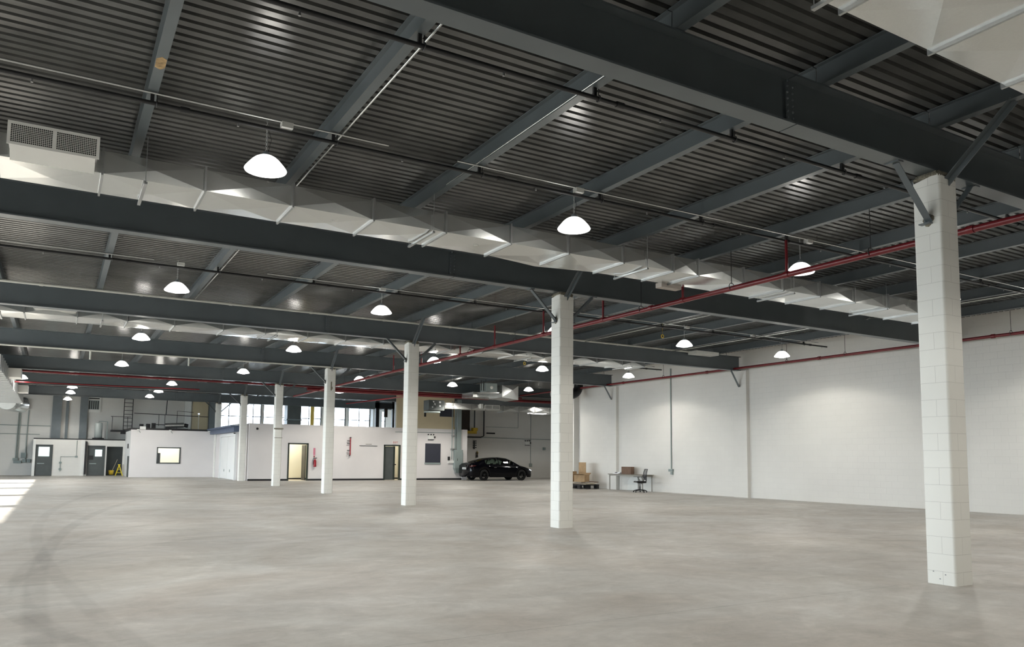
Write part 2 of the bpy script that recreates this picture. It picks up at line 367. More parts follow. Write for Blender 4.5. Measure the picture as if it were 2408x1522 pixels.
# ------------------------------------------------------------------ columns
def rounded(a, r, n=4):
    p = []
    for cx, cy, s0 in ((a-r, a-r, 0), (-a+r, a-r, 90), (-a+r, -a+r, 180), (a-r, -a+r, 270)):
        for j in range(n+1):
            t = math.radians(s0+90*j/n); p.append((cx+r*math.cos(t), cy+r*math.sin(t)))
    return p
def angle_bar(mb, a, b, w=.075, t=.009, up=(0, 1, 0)):
    a = Vector(a); b = Vector(b); d = (b-a).normalized(); u = Vector(up); r = d.cross(u).normalized(); c = (a+b)/2; l = (b-a).length/2
    mb.obox(c+u*t/2, r*w/2, u*t/2, d*l); mb.obox(c-r*(w/2-t/2)-u*w/2, r*t/2, u*w/2, d*l); return mb
where = ['nearest the camera, at far right', 'second from the camera', 'third from the camera', 'fourth from the camera, patched near its top', 'fifth from the camera', 'sixth, at the corner of the office', 'seventh, rising behind the white utility room']
colsrc = None
for k in range(7):
    c = thing('block_column', 'white painted square block column, %s' % where[k], 'column', (0, k*S, 0), group='row of white block columns')
    if colsrc is None:
        colsrc = c; a = .178
        mb = MB(); pr = rounded(a, .032); n = len(pr); zs = [0, 4.84]
        # upper courses with a broken edge and the notch that takes the south brace
        ring0 = [(x, y, 0) for x, y in pr]; 
        random.seed(3)
        top = []
        for x, y in pr:
            top.append((x, y, 4.93+random.uniform(-.045, .02)))
        mb.add(ring0+top, [(i, (i+1) % n, (i+1) % n+n, i+n) for i in range(n)], True); mb.add(top, [tuple(range(n))])
        sh = mb.build('shaft', M['col'], c)
        for poly in sh.data.polygons: poly.use_smooth = True
        # rough mortar bed between the blockwork and the girder
        mb = MB(); ring = []
        for lvl, (rr, zz) in enumerate(((.165, 4.88), (.172, 4.95), (.14, 5.0))):
            ring.append([(x/a*(rr+random.uniform(-.012, .012)), y/a*(rr+random.uniform(-.012, .012)), zz+(random.uniform(-.012, .02) if lvl < 2 else 0)) for x, y in pr])
        vv = [v for r in ring for v in r]; mb.add(vv, [(j*n+i, j*n+(i+1) % n, (j+1)*n+(i+1) % n, (j+1)*n+i) for j in range(2) for i in range(n)])
        mb.build('mortar_bed', M['mortar'], c)
        angle_bar(MB(), (-.80, 0, 5.0), (-.165, 0, 4.39)).build('brace', M['steel'], c)
        angle_bar(MB(), (.80, 0, 5.0), (.165, 0, 4.39)).build('brace', M['steel'], c)
        angle_bar(MB(), (-.03, -1.0, 5.56), (0, -.16, 4.84), up=(1, 0, 0)).build('brace', M['steel'], c)
        MB().box(-.25, -.174, -.07, .07, 4.34, 4.352).box(-.20, -.174, -.05, .03, 4.352, 4.46).build('gusset_plate', M['steel'], c)
        MB().box(-.86, -.76, -.09, .09, 4.986, 5.0).build('gusset_plate', M['steel'], c); MB().box(.76, .86, -.09, .09, 4.986, 5.0).build('gusset_plate', M['steel'], c)
        mb = MB()
        for (yy, zz, r) in ((-.05, 4.41, .045), (-.01, 4.36, .05), (.03, 4.40, .03)):
            mb.lathe((-.178, yy, zz), [(.001, -.012), (r*.7, -.01), (r, 0), (r, .004)], 7, 'x')
        mb.build('mortar_patch', M['mortar'], c)
        mb = MB()
        for (yy, zz) in ((.09, .145), (-.055, .12), (.012, .065)): mb.box(-.1795, -.1775, yy-.008, yy+.008, zz-.005, zz+.005)
        pk = mb.build('chips', M['darkcol'], c)
        first_only = [pk]
    else:
        for ch in colsrc.children:
            if ch in first_only: continue
            d = ch.copy(); COL.objects.link(d); d.parent = c
        if k == 3:
            MB().box(-.02, .03, -.181, -.1785, 4.05, 4.4).box(.03, .06, -.181, -.1785, 4.1, 4.2).build('repair_patch', M['mortar'], c)
# braces on the pilasters of the right wall
for k in (1, 2, 3):
    mb = MB(); angle_bar(mb, (WX-.58, k*S, 5.0), (WX-.16, k*S, 4.37))
    tag(mb.build('wall_brace', M['steel']), 'grey diagonal steel brace under the %s girder at the right wall' % near[k], 'brace', 'wall braces', 'thing')

# ------------------------------------------------------------------ ducts
def duct(name, label, xs, y0, y1, z0, z1, straps, parentloc, reg=None, flip=False):
    t = thing(name, label, 'air duct', (0, 0, 0))
    for i in range(len(xs)-1):
        a, b = xs[i]+.012, xs[i+1]-.012; my = (y0+y1)/2; mz = (z0+z1)/2; mx = (a+b)/2; e = .020
        v = [(a, y0, z0), (b, y0, z0), (b, y1, z0), (a, y1, z0), (a, y0, z1), (b, y0, z1), (b, y1, z1), (a, y1, z1), (mx, my, z0-e*1.6), (mx, y0-e, mz), (mx, y1+e, mz)]
        f = [(0, 1, 8), (1, 2, 8), (2, 3, 8), (3, 0, 8), (0, 1, 9), (1, 5, 9), (5, 4, 9), (4, 0, 9), (3, 2, 10), (2, 6, 10), (6, 7, 10), (7, 3, 10), (4, 5, 6, 7), (0, 3, 7, 4), (1, 2, 6, 5)]
        MB().add(v, f).build('duct_section', M['galv'], t)
    for x in xs:
        mb = MB(); w = .013; h = .03
        mb.box(x-w, x+w, y0-h, y0, z0-h, z1+h); mb.box(x-w, x+w, y1, y1+h, z0-h, z1+h); mb.box(x-w, x+w, y0, y1, z0-h, z0); mb.box(x-w, x+w, y0, y1, z1, z1+h)
        mb.build('joint_flange', M['galvd'], t)
    for x in straps:
        mb = MB().box(x-.02, x+.02, y0-.06, y1+.06, z0-.062, z0-.032)
        for yy in (y0-.045, y1+.045): mb.tube([(x, yy, z0-.05), (x, yy, 5.56)], .005, 6)
        mb.build('hanger', M['galvd'], t)
    return t
def register(t, x0, x1, yf, yb, z0, z1):
    MB().box(x0+.02, x1-.02, yf+.012, yb, z0+.015, z1-.015).build('register_box', M['white'], t)
    r = MB(); e = .035
    r.box(x0, x1, yf, yf+.012, z0, z0+e); r.box(x0, x1, yf, yf+.012, z1-e, z1); r.box(x0, x0+e, yf, yf+.012, z0+e, z1-e); r.box(x1-e, x1, yf, yf+.012, z0+e, z1-e); r.box((x0+x1)/2-.018, (x0+x1)/2+.018, yf, yf+.012, z0+e, z1-e)
    fr = r.build('register_frame', M['white'], t)
    MB().box(x0+e, x1-e, yf+.009, yf+.0115, z0+e, z1-e).build('void', M['grille'], fr)
    g = MB(); nx = 44; nz = 10
    for j in range(1, nx):
        x = x0+e+(x1-x0-2*e)*j/nx; g.box(x-.0022, x+.0022, yf+.002, yf+.008, z0+e, z1-e)
    for j in range(1, nz):
        z = z0+e+(z1-z0-2*e)*j/nz; g.box(x0+e, x1-e, yf+.003, yf+.008, z-.0022, z+.0022)
    g.build('louvre_grid', M['white'], fr)
xs1 = [-12.5, -11.27, -10.1, -8.95, -7.72, -6.54, -5.33, -4.13, -2.94, -1.78, -0.58, 0.61, 1.25, 2.48, 3.63, 4.78, 5.96, 7.17, 8.34, 9.51]
d1 = duct('air_duct', 'long galvanised duct hung just before the second girder, white grille at its left end', xs1, 5.44, 6.33, 4.991, 5.289, [-11.86, -8.45, -4.36, -0.05, 3.92, 7.06], None)
register(d1, -9.97, -9.0, 5.22, 5.430, 5.087, 5.374)
MB().add([(-9.94, 5.24, 5.097), (-9.04, 5.24, 5.097), (-9.04, 5.46, 4.969), (-9.94, 5.46, 4.969), (-9.94, 5.24, 5.113), (-9.04, 5.24, 5.113), (-9.04, 5.46, 4.985), (-9.94, 5.46, 4.985)], [(0, 1, 2, 3), (7, 6, 5, 4), (0, 1, 5, 4), (2, 3, 7, 6), (1, 2, 6, 5), (3, 0, 4, 7)]).build('collar', M['white'], d1)
MB().add([(-2.91, 6.33, 4.996), (-1.79, 6.52, 4.985), (-0.61, 6.33, 4.996), (-2.91, 6.33, 5.278), (-1.79, 6.52, 5.278), (-0.61, 6.33, 5.278)], [(0, 1, 4, 3), (1, 2, 5, 4), (0, 2, 1), (3, 4, 5), (0, 3, 5, 2)]).build('side_boot', M['galv'], d1)
MB().box(1.09, 1.62, 6.31, 6.49, 4.916, 5.012).build('taped_patch', simple('loose_insulation', (.52, .47, .43), .8, var=.1), d1)
xs2 = [-12.61, -11.43, -10.16, -8.98, -7.81, -6.64, -5.36, -4.19, -2.96, -1.79, -0.56, 0.61, 1.78, 2.96, 4.18, 5.41, 6.58, 7.75, 8.93, 9.99]
d2 = duct('air_duct', 'long galvanised duct hung beyond the third girder, white grille at its left end', xs2, 17.47, 18.54, 4.991, 5.289, [-10.69, -8.4, -3.87, 1.2, 4.88, 9.35], None)
register(d2, -9.96, -9.0, 17.29, 17.46, 5.087, 5.374)
xs3 = [-7.7, -6.53, -5.25, -4.08, -2.89, -1.72, -0.55, 0.61, 1.78, 2.96, 4.13, 5.3]
duct('air_duct', 'galvanised duct overhead at the top right corner, closest to the camera', xs3, -2.62, -1.73, 4.991, 5.289, [-4.36, -0.35, 3.7], None)

# big duct along the left side
t = thing('trunk_duct', 'big ribbed galvanised trunk duct running away at the far left under the roof', 'air duct')
MB().box(-12.9, -11.16, 27.5, 49.0, 4.45, 4.97).build('duct_body', M['galv'], t)
mb = MB(); yy = 28.0
while yy < 49: mb.box(-12.93, -11.13, yy-.03, yy+.03, 4.41, 4.985); yy += .95
mb.build('ribs', M['galvd'], t)
mb = MB().tube([(-11.95, 49.0, 4.5), (-11.9, 50.2, 4.48), (-11.6, 51.0, 4.46), (-11.2, 51.4, 4.45)], .48, 16); mb.build('round_elbow', M['galv'], t)
for (a, b) in ((32.4, 33.6), (41.5, 42.6)):
    MB().box(-11.16, -10.7, a, b, 4.58, 4.95).build('side_outlet', M['white'], t)
t = thing('ceiling_louvre', 'dark louvred box with a pale rim high on the far left end wall', 'vent')
MB().box(-12.9, -11.1, 55.5, 56, 4.5, 5.1).build('louvre', M['greydoor'], t); MB().box(-12.95, -11.05, 55.42, 56, 4.42, 4.52).build('rim', M['white'], t)

# ------------------------------------------------------------------ sprinkler pipes
def pipe(name, label, cat, pts, r, mat, parts=(), n=10, group=None):
    t = thing(name, label, cat, group=group)
    MB().tube(pts, r, n).build('pipe', mat, t)
    for nm, mb, m_ in parts:
        for q in (mb if isinstance(mb, list) else [mb]): q.build(nm, m_, t)
    return t
ys_r = [3.98, 6.7, 9.49, 12.17, 14.91, 17.25, 20.4, 23.11]
ris = [MB().tube([(2.02, yy, 4.81), (2.02, yy, 5.45)], .026, 8) for yy in ys_r]
clamps = [MB().tube([(2.02, yy-.05, 4.81), (2.02, yy+.05, 4.81)], .062, 12) for yy in ys_r+[0.68, 7.72, 11.02, 16.24, 25.95, 32.34]]
hang = [MB().tube([(2.02, yy, 4.89), (2.02, yy, 5.56)], .007, 6).torus((2.02, yy, 4.84), .07, .008, 'y') for yy in [-0.7, 2.29, 5.32, 8.06, 10.7, 13.69, 16.56, 21.57, 24.88, 29.14]]
heads = [MB().tube([(2.06, yy+.03, 4.87), (2.06, yy+.03, 5.04)], .012, 6) for yy in ys_r]
pipe('sprinkler_main', 'long red sprinkler main running along the row of columns', 'pipe', [(2.02, -3, 4.81), (2.02, 38.0, 4.78)], .05, M['red'],
     [('riser', ris, M['red']), ('coupling', clamps, M['red']), ('hanger', hang, M['pipe']), ('white_tag', heads, M['white'])])
clamps = [MB().tube([(13.77, yy-.05, 5.07), (13.77, yy+.05, 5.07)], .062, 12) for yy in (2.0, 6.6, 12.5, 18.0, 23.5, 29)]
hang = [MB().tube([(13.77, yy, 5.14), (13.77, yy, 5.8)], .007, 6).torus((13.77, yy, 5.10), .068, .008, 'y') for yy in (6.11, 11.46, 13.92, 16.9, 20.67, 25)]
pipe('sprinkler_main', 'long red pipe running along the top of the right wall', 'pipe', [(13.77, -3, 5.07), (13.77, 33.0, 5.07)], .045, M['red'], [('coupling', clamps, M['red']), ('hanger', hang, M['pipe'])])
pipe('sprinkler_main', 'red cross main spanning the far bay below the roof, upper of two', 'pipe', [(-13, 33.9, 5.0), (14.4, 33.9, 5.0)], .05, M['red'])
pipe('sprinkler_main', 'thick dark red cross main spanning the far bay, lower of two', 'pipe', [(1.4, 33.1, 4.8), (11.7, 33.1, 4.8)], .085, M['red'])
pipe('sprinkler_main', 'thick red pipe stub right of the square duct drop', 'pipe', [(13.0, 33.1, 4.78), (16.5, 33.1, 4.78)], .085, M['red'])
pipe('sprinkler_main', 'thin red pipe running back at an angle above the office roof', 'pipe', [(6.2, 41.5, 4.75), (8.2, 34.2, 4.95)], .04, M['red'])
pipe('sprinkler_pipe', 'thin rusty red pipe crossing the far left bay beyond the trunk duct', 'pipe', [(-13.5, 37.6, 4.78), (-3, 37.6, 4.86)], .035, M['red'])

rows = [3.45, 11.25, 18.9, 26.6]
fore = ['nearest', 'second', 'third', 'fourth']
def branch(yc, x0, x1, lab, clampx):
    hg = [MB().box(x-.02, x+.02, yc-.015, yc+.015, 5.45, 5.575).torus((x+.05, yc, 5.45), .036, .008, 'x', 10, 5).tube([(x+.05, yc, 5.48), (x+.05, yc, 5.57)], .006, 6) for x in clampx]
    cp = [MB().tube([(x+.3, yc, 5.45), (x+.4, yc, 5.45)], .036, 8) for x in clampx[::2]]
    sh = [MB().tube([(x+.95, yc, 5.44), (x+.95, yc, 5.39)], [.008, .014], 6) for x in clampx]
    pipe('branch_pipe', lab, 'pipe', [(x0, yc, 5.45), (x1, yc, 5.45)], .026, M['pipe'], [('clamp', hg, M['pipe']), ('coupling', cp, M['pipe']), ('sprinkler_head', sh, M['galvd'])], 8, 'black branch pipes')
cx_ = [p for p in PX if p > -13]
branch(1.27, -13, 5.51, 'black branch pipe just beyond the nearest girder, highest in the picture', cx_[:9])
branch(4.02, -13, 13.9, 'black branch pipe beside the nearest row of lamps', cx_)
branch(12.28, -13, 13.9, 'black branch pipe beside the second row of lamps', cx_)
branch(20.94, -13, 13.9, 'black branch pipe beside the third row of lamps', cx_)
def conduit(label, pts, r=.013, boxes=(), grp='silver conduits'):
    t = thing('conduit', label, 'conduit', group=grp)
    MB().tube(pts, r, 6).build('tube', M['galv'], t)
    if boxes:
        for x, y, z in boxes: MB().box(x-.07, x+.07, y-.05, y+.05, z-.05, z+.02).build('junction_box', M['white'], t)
    return t
LX = [-7.22, -2.59, 2.55, 7.27, 11.64]
zc = 5.545
conduit('silver conduit over the lamps nearest the camera, left run', [(-12.32, 3.96, zc), (-5.68, 3.96, zc)], .014, [(-7.01, 3.99, 5.53)])
conduit('silver conduit over the lamps nearest the camera, right run', [(-4.67, 3.96, zc), (13.6, 3.96, zc)], .014, [(-2.59, 3.99, 5.53), (2.64, 3.99, 5.53), (7.33, 3.99, 5.53)])
conduit('silver conduit over the second row of lamps, left run', [(-12.71, 12.24, zc), (-7.7, 12.24, zc)], .014, [(-7.17, 12.26, 5.53)])
conduit('silver conduit over the second row of lamps, right run', [(-5.36, 12.24, zc), (13.4, 12.24, zc)], .014, [(-2.59, 12.26, 5.53), (2.58, 12.26, 5.53), (7.33, 12.26, 5.53), (10.21, 12.26, 5.53)])
conduit('silver conduit over the third row of lamps', [(-9.52, 20.83, zc), (13.4, 20.83, zc)], .014, [(x, 20.62, 5.53) for x in LX])
conduit('silver conduit running away beside the first column, near the right wall', [(10.32, 1.2, 5.47), (10.32, 16.3, 5.47)], .02)
conduit('silver conduit running away between the second and third girders, left of centre right', [(6.37, 9.5, 5.5), (6.37, 16.3, 5.5)], .014)
conduit('thin silver strut beside the purlin nearest the upper left lamp', [(-6.30, .15, 5.57), (-6.30, 16.3, 5.57)], .014)
conduit('bright silver conduit laid on a purlin flange above the centre of the hall', [(-4.335, .15, 5.59), (-4.335, 5.0, 5.59)], .012)
# pale pipes along the far girders
pipe('drain_pipe', 'pale drain pipe fixed along the top of the third girder', 'pipe', [(-13, 16.33, 5.53), (11.4, 16.33, 5.53)], .033, M['whitepipe'],
     [('coupling', [MB().tube([(-12+2.2*i-.04, 16.33, 5.53), (-12+2.2*i+.04, 16.33, 5.53)], .042, 10) for i in range(11)], M['whitepipe'])])
pipe('drain_pipe', 'cream pipe with two short droppers along the bottom of the fourth girder', 'pipe', [(-13, 24.55, 4.97), (0.4, 24.55, 4.97)], .03, M['whitepipe'], [('dropper', [MB().tube([(x, 24.55, 4.97), (x, 24.55, 4.66)], .03, 8) for x in (-8.44, -5.3)], M['whitepipe'])])
t = thing('ceiling_box', 'flat white box at the right end of the drain pipe on the third girder', 'box')
MB().box(11.2, 12.35, 15.9, 16.35, 5.42, 5.54).build('casing', M['white'], t)
for i, (x, y, w) in enumerate(((6.9, 12.9, 'before the lamp right of the second column'), (6.95, 21.3, 'behind the lamp just left of the second column'))):
    mb = MB().torus((x, y, 5.29), .05, .014, 'y'); mb.tube([(x, y, 5.33), (x, y, 5.8)], .004, 5)
    tag(mb.build('cable_ring', M['yellow']), 'small yellow ring hanging under the roof %s' % w, 'ring', 'yellow rings', 'thing')

# ------------------------------------------------------------------ high bay lamps
ZL = 4.95
def make_lamp(label, loc):
    t = thing('high_bay_lamp', label, 'lamp', loc, group='glowing high bay lamps')
    pr = [(.045, .165), (.085, .16), (.12, .14), (.16, .105), (.20, .058), (.228, .022), (.24, 0), (.233, -.012), (.222, -.006)]
    inner = [(.216, .005), (.19, .05), (.15, .09), (.10, .125), (.05, .14)]
    sc_ = 1.06; MB().lathe((0, 0, 0), [(a*sc_, b*sc_) for a, b in pr+inner], 28).build('dome_shade', M['dome'], t)
    MB().lathe((0, 0, 0), [(.215, -.004), (.17, -.03), (.10, -.045), (.001, -.05)], 24).build('lens', M['lens'], t)
    MB().lathe((0, 0, 0), [(.04, -.052), (.04, -.02)], 12).build('tube_cluster', M['bulb'], t)
    MB().lathe((0, 0, 0), [(.001, .23), (.03, .23), (.045, .215), (.045, .168), (.07, .163)], 16).build('ballast_cap', M['darkcol'], t)
    ch = MB(); z = .23; i = 0
    while z < 5.55-ZL:
        ch.torus((0, 0, z+.018), .012, .003, 'x' if i % 2 else 'y', 8, 4); z += .027; i += 1
    ch.tube([(0, 0, z), (0, 0, z+.04)], .01, 6)
    ch.build('chain', M['galvd'], t)
    MB().tube([(.02, 0, .21), (.06, .02, .4), (.03, .03, .52)], .003, 5).build('cord', M['blackpl'], t)
    return t
rowname = {4.11: 'nearest row', 12.32: 'second row', 20.46: 'third row', 28.61: 'fourth row'}
lamps = []
for y in (4.11, 12.32, 20.46, 28.61):
    for i, x in enumerate([-11.9]+LX):
        if x < -11 or (x > 10 and y < 5): continue
        if y == 12.32 and i == 3: lamps.append((x, y, 'white dome lamp on a chain hidden behind the second column')); continue
        lamps.append((x, y, 'glowing white dome lamp on a chain, %s, %s from the left' % (rowname[y], ORD[i-1-(1 if y == 12.32 and i > 3 else 0)])))
extra = [(-10.85, 37.35, 'glowing white dome lamp at far left beside the trunk duct, above its elbow'),
         (-8.72, 41.72, 'glowing white dome lamp, uppermost of the left stack of three'), (-8.74, 46.09, 'glowing white dome lamp, middle of the left stack of three'), (-8.82, 52.28, 'glowing white dome lamp, lowest of the left stack of three'),
         (-4.46, 36.5, 'glowing white dome lamp, uppermost of the three over the white utility room'), (-4.52, 41.83, 'glowing white dome lamp, middle of the three over the white utility room'), (-4.54, 46.41, 'glowing white dome lamp, lowest of the three over the white utility room'),
         (3.91, 35.86, 'glowing white dome lamp just right of the fourth column, above the clerestory windows'),
         (-12.69, 57.61, 'glowing white dome lamp half cut by the left picture edge')]
lamps += extra
proto = None
for x, y, lab in lamps:
    if proto is None: proto = make_lamp(lab, (x, y, ZL))
    else: dup(proto, (x, y, ZL), lab)
# flat white fixture in the far bay
t = thing('strip_light', 'flat bright strip light in the far bay beside the second column', 'lamp'); MB().box(18.0, 19.4, 38.9, 39.1, 4.45, 4.5).build('diffuser', M['dome'], t); MB().box(17.95, 19.45, 38.88, 39.12, 4.5, 4.56).build('housing', M['white'], t)
# lights for seen lamps, added unseen lamps, and far-bay points without a lamp body
SPOT = 540.
def lamp_light(x, y, z=ZL-.06):
    l = bpy.data.lights.new('lamp_beam', 'POINT'); l.energy = SPOT; l.shadow_soft_size = .16; l.color = (1., .96, .875); l.use_nodes = True
    t = l.node_tree; e = t.nodes['Emission']; tc = nd(t, 'ShaderNodeTexCoord'); sp = nd(t, 'ShaderNodeSeparateXYZ'); t.links.new(tc.outputs['Normal'], sp.inputs[0])
    r = nd(t, 'ShaderNodeValToRGB'); c = r.color_ramp; c.interpolation = 'EASE'
    a = nd(t, 'ShaderNodeMath', operation='MULTIPLY'); a.inputs[1].default_value = -1; t.links.new(sp.outputs['Z'], a.inputs[0])
    c.elements[0].position = .15; c.elements[0].color = (.06, .06, .06, 1); c.elements[1].position = 1.; c.elements[1].color = (.85, .85, .85, 1)
    for p_, v in ((.25, .13), (.44, .74), (.66, 1.)): q = c.elements.new(p_); q.color = (v, v, v, 1)
    t.links.new(a.outputs[0], r.inputs['Fac']); t.links.new(r.outputs['Color'], e.inputs['Strength'])
    o = bpy.data.objects.new('lamp_beam', l); COL.objects.link(o); o.location = (x, y, z)
allp = [(x, y) for x, y, _ in lamps]+[(11.64, 4.11)]+[(-11.9, q) for q in (4.11, 12.32, 20.46)]+[(-16, q) for q in (3.5, 20.46, 34, 46)]+[(x, -4.1) for x in [-11.9]+LX]+[(6.2, 37.5), (12, 37.5), (19, 37)]
for x, y in allp: lamp_light(x, y)
# bodies for unseen lamps, most added to light near floor and left side
for j, (x, y) in enumerate([(11.64, 4.11)]+[(-11.9, q) for q in (4.11, 12.32, 20.46)]+[(x, -4.1) for x in [-11.9]+LX]+[(-16, q) for q in (3.5, 20.46, 34, 46)]):
    lb = 'glowing white dome lamp outside the picture, %s' % ['behind the first column', 'added left of the nearest row', 'added left of the second row', 'added left of the third row',
         'far left of the added row behind the camera', 'second of the added row behind the camera', 'third of the added row behind the camera', 'fourth of the added row behind the camera', 'fifth of the added row behind the camera', 'last of the added row behind the camera',
         'added by the left wall, nearest', 'added by the left wall, second', 'added by the left wall, third', 'added by the left wall, farthest'][j]
    dup(proto, (x, y, ZL), lb)

# ------------------------------------------------------------------ office block at the far end
OT = 3.33
doors = [(2.62, 3.72, 0, 2.17), (8.62, 9.62, 0, 2.17)]
struct('wall_office_front', wall_with_holes(.3, 14.35, OY, 0, OT, doors, .15), M['plaster'])
struct('wall_office_left', MB().box(.3, .45, OY+.15, 42.3, 0, OT).box(-.1, .45, 42.3, 49.3, 0, OT), M['plaster'])
struct('wall_office_end', MB().box(14.2, 14.35, OY+.15, 44.6, 0, OT), M['plaster'])
struct('roof_office', MB().box(.45, 14.2, OY+.15, 46, OT-.12, OT-.02), M['plaster'])
struct('wall_office_inner', MB().box(.45, 14.2, 43.3, 43.4, 0, OT-.12).box(6.1, 6.2, OY+.15, 43.3, 0, OT-.12), M['roomwall'])
struct('floor_office', MB().box(.45, 14.2, OY-.0, 43.3, .0, .008), M['roomfloor'])
mb = MB()
for a, b in ((.3, 2.57), (3.77, 8.57), (9.67, 14.05)): mb.box(a, b, OY-.015, OY, 0, .11)
mb.box(2.0, 6.0, 43.27, 43.3, 0, .1); mb.box(7, 13, 43.27, 43.3, 0, .1)
struct('baseboard_office', mb, M['black'])
struct('wall_office_upper', MB().box(9.38, 13.46, OY+.02, OY+.17, OT, ZD), M['beige'])
struct('trim_2', MB().box(14.06, 14.42, OY-.06, OY, 0, OT), M['plaster'])
for i, (a, b, c, d) in enumerate(doors):
    fr = MB(); fr.box(a-.06, a+.02, OY-.03, OY+.16, 0, d+.06); fr.box(b-.02, b+.06, OY-.03, OY+.16, 0, d+.06); fr.box(a-.06, b+.06, OY-.03, OY+.16, d-.02, d+.06)
    f = struct('door_%d' % (i+1), fr, M['bframe'])
    if i == 0: MB().obox((b-.04, OY+.62, 1.07), (.022, 0, 0), (.015, .44, 0), (0, 0, 1.05)).build('door_leaf', M['black'], f)
    else:
        MB().box(a+.03, a+.60, OY+.06, OY+.10, .02, d-.04).build('door_leaf', M['greydoor'], f)
        MB().box(a+.60, a+.72, OY+.05, OY+.14, .02, d-.03).build('door_edge', M['bframe'], f)
        MB().box(a+.60, a+.78, OY-.01, OY+.04, .95, 1.02).build('door_handle', M['black'], f)
for x, y in ((3.2, 42.2), (9.3, 42.2), (1.8, 42.2)):
    l = bpy.data.lights.new('office_light', 'AREA'); l.energy = 60; l.size = .6; l.color = (1, .95, .80)
    o = bpy.data.objects.new('office_light', l); COL.objects.link(o); o.location = (x, y, 3.15)
    t = thing('office_ceiling_light', 'recessed ceiling light inside the office %s' % {3.2: 'behind the open door', 9.3: 'behind the exit door', 1.8: 'room, hidden by the wall'}[x], 'lamp', group='office ceiling lights'); MB().box(x-.3, x+.3, y-.3, y+.3, 3.17, 3.21).build('panel', M['white'], t)
# west face of the office: white double panel doors and blue steel beam
f = struct('door_3', MB().box(-.2, -.1, 42.35, 42.6, 0, 2.8).box(-.2, -.1, 47.1, 47.35, 0, 2.8).box(-.2, -.1, 42.6, 47.1, 2.62, 2.8), M['plaster_blue'])
MB().box(-.15, -.1, 42.6, 44.83, .03, 2.6).build('door_leaf', M['plaster_blue'], f); MB().box(-.15, -.1, 44.87, 47.1, .03, 2.6).build('door_leaf', M['plaster_blue'], f)
for y in (43.9, 45.7): MB().box(-.17, -.15, y, y+.12, .45, .6).build('outlet_box', M['panel'], f)
t = thing('awning_beam', 'blue grey steel beam over the white double doors left of the office', 'beam')
MB().box(-.42, -.12, 41.7, 49.85, 2.84, 3.12).build('beam_web', M['bluebeam'], t); MB().box(-.62, -.1, 41.6, 49.85, 3.12, 3.2).build('top_plate', M['bluebeam'], t)
t = thing('wall_lamp', 'small dark lamp under the blue beam by the white doors', 'lamp'); MB().lathe((-.28, 42.2, 2.74), [(.001, .05), (.05, .04), (.07, 0), (.001, -.02)], 12).build('shade', M['black'], t)
t = thing('wall_vent', 'small round black vent near the top left corner of the office wall', 'vent'); MB().lathe((.75, OY-.02, 3.02), [(.001, -.02), (.06, -.02), (.07, .02)], 16, 'y').build('grille', M['black'], t)
t = thing('pipe_band', 'dark pipe bracket strapped round the fifth column near office roof height', 'bracket')
MB().box(-.22, .22, 4*S-.24, 4*S-.19, 2.74, 2.80).build('strap', M['mortar'], t); MB().box(-.19, .20, 4*S-.20, 4*S-.185, 2.32, 2.34).build('lower_strap', M['mortar'], t)
t = thing('fire_extinguisher', 'red fire extinguisher on the office wall right of the open door', 'fire extinguisher')
MB().lathe((4.16, OY-.12, .82), [(.001, 0), (.08, 0), (.085, .03), (.085, .36), (.05, .43), (.025, .45), (.025, .5)], 16).build('cylinder', M['ext'], t)
MB().tube([(4.16, OY-.12, 1.33), (4.08, OY-.14, 1.38), (4.04, OY-.14, 1.2), (4.06, OY-.14, .95)], .015, 6).build('hose', M['black'], t); MB().box(4.1, 4.28, OY-.14, OY-.1, 1.32, 1.37).box(4.1, 4.22, OY-.04, OY, 1.0, 1.1).build('valve_handle', M['black'], t)
t = thing('fire_sign', 'narrow pink red fire extinguisher sign above the extinguisher', 'sign'); MB().box(4.08, 4.2, OY-.012, OY, 1.52, 1.95).build('board', M['pink'], t); MB().prism([(4.08, 1.48), (4.2, 1.48), (4.14, 1.38)], 'y', OY-.012, OY).build('arrow', M['ext'], t)
t = thing('valve_assembly', 'dark red pipe with valves standing out from the office wall', 'valve')
MB().tube([(6.33, OY-.12, 2.62), (6.33, OY-.12, 1.55)], .04, 8).build('pipe', M['ext'], t)
mb = MB()
for z in (2.42, 2.25, 1.83, 1.62): mb.tube([(6.12, OY-.14, z), (6.36, OY-.12, z)], .025, 6)
mb.lathe((6.33, OY-.12, 2.6), [(.001, .06), (.06, .05), (.06, 0)], 8); mb.tube([(6.33, OY-.12, 1.55), (6.25, OY-.12, 1.5)], .035, 6); mb.build('valves', M['pipe'], t)
t = thing('wall_rail', 'thin dark horizontal rail on the office wall left of the exit door', 'rail'); MB().box(6.95, 8.12, OY-.03, OY, 2.12, 2.15).build('rail', M['black'], t); MB().box(7.35, 7.75, OY-.01, OY, 2.22, 2.25).build('sticker', M['mortar'], t)
t = thing('exit_sign', 'white exit sign with red letters above the right office door', 'sign')
MB().box(9.12, 9.49, OY-.05, OY, 2.27, 2.48).build('housing', M['sign'], t, bevel=.008)
cu = bpy.data.curves.new('letters', 'FONT'); cu.body = 'EXIT'; cu.size = .17; cu.align_x = 'CENTER'; cu.align_y = 'CENTER'; cu.extrude = .003; cu.materials.append(M['exitred'])
tmp = bpy.data.objects.new('letters_curve', cu); me_ = bpy.data.meshes.new_from_object(tmp); bpy.data.objects.remove(tmp); me_.materials.clear(); me_.materials.append(M['exitred']); o = bpy.data.objects.new('letters', me_); COL.objects.link(o); o.parent = t; o.location = (9.305, OY-.054, 2.375); o.rotation_euler.x = PI/2
t = thing('defibrillator_station', 'orange and yellow emergency box on the office wall just left of the third column', 'emergency station')
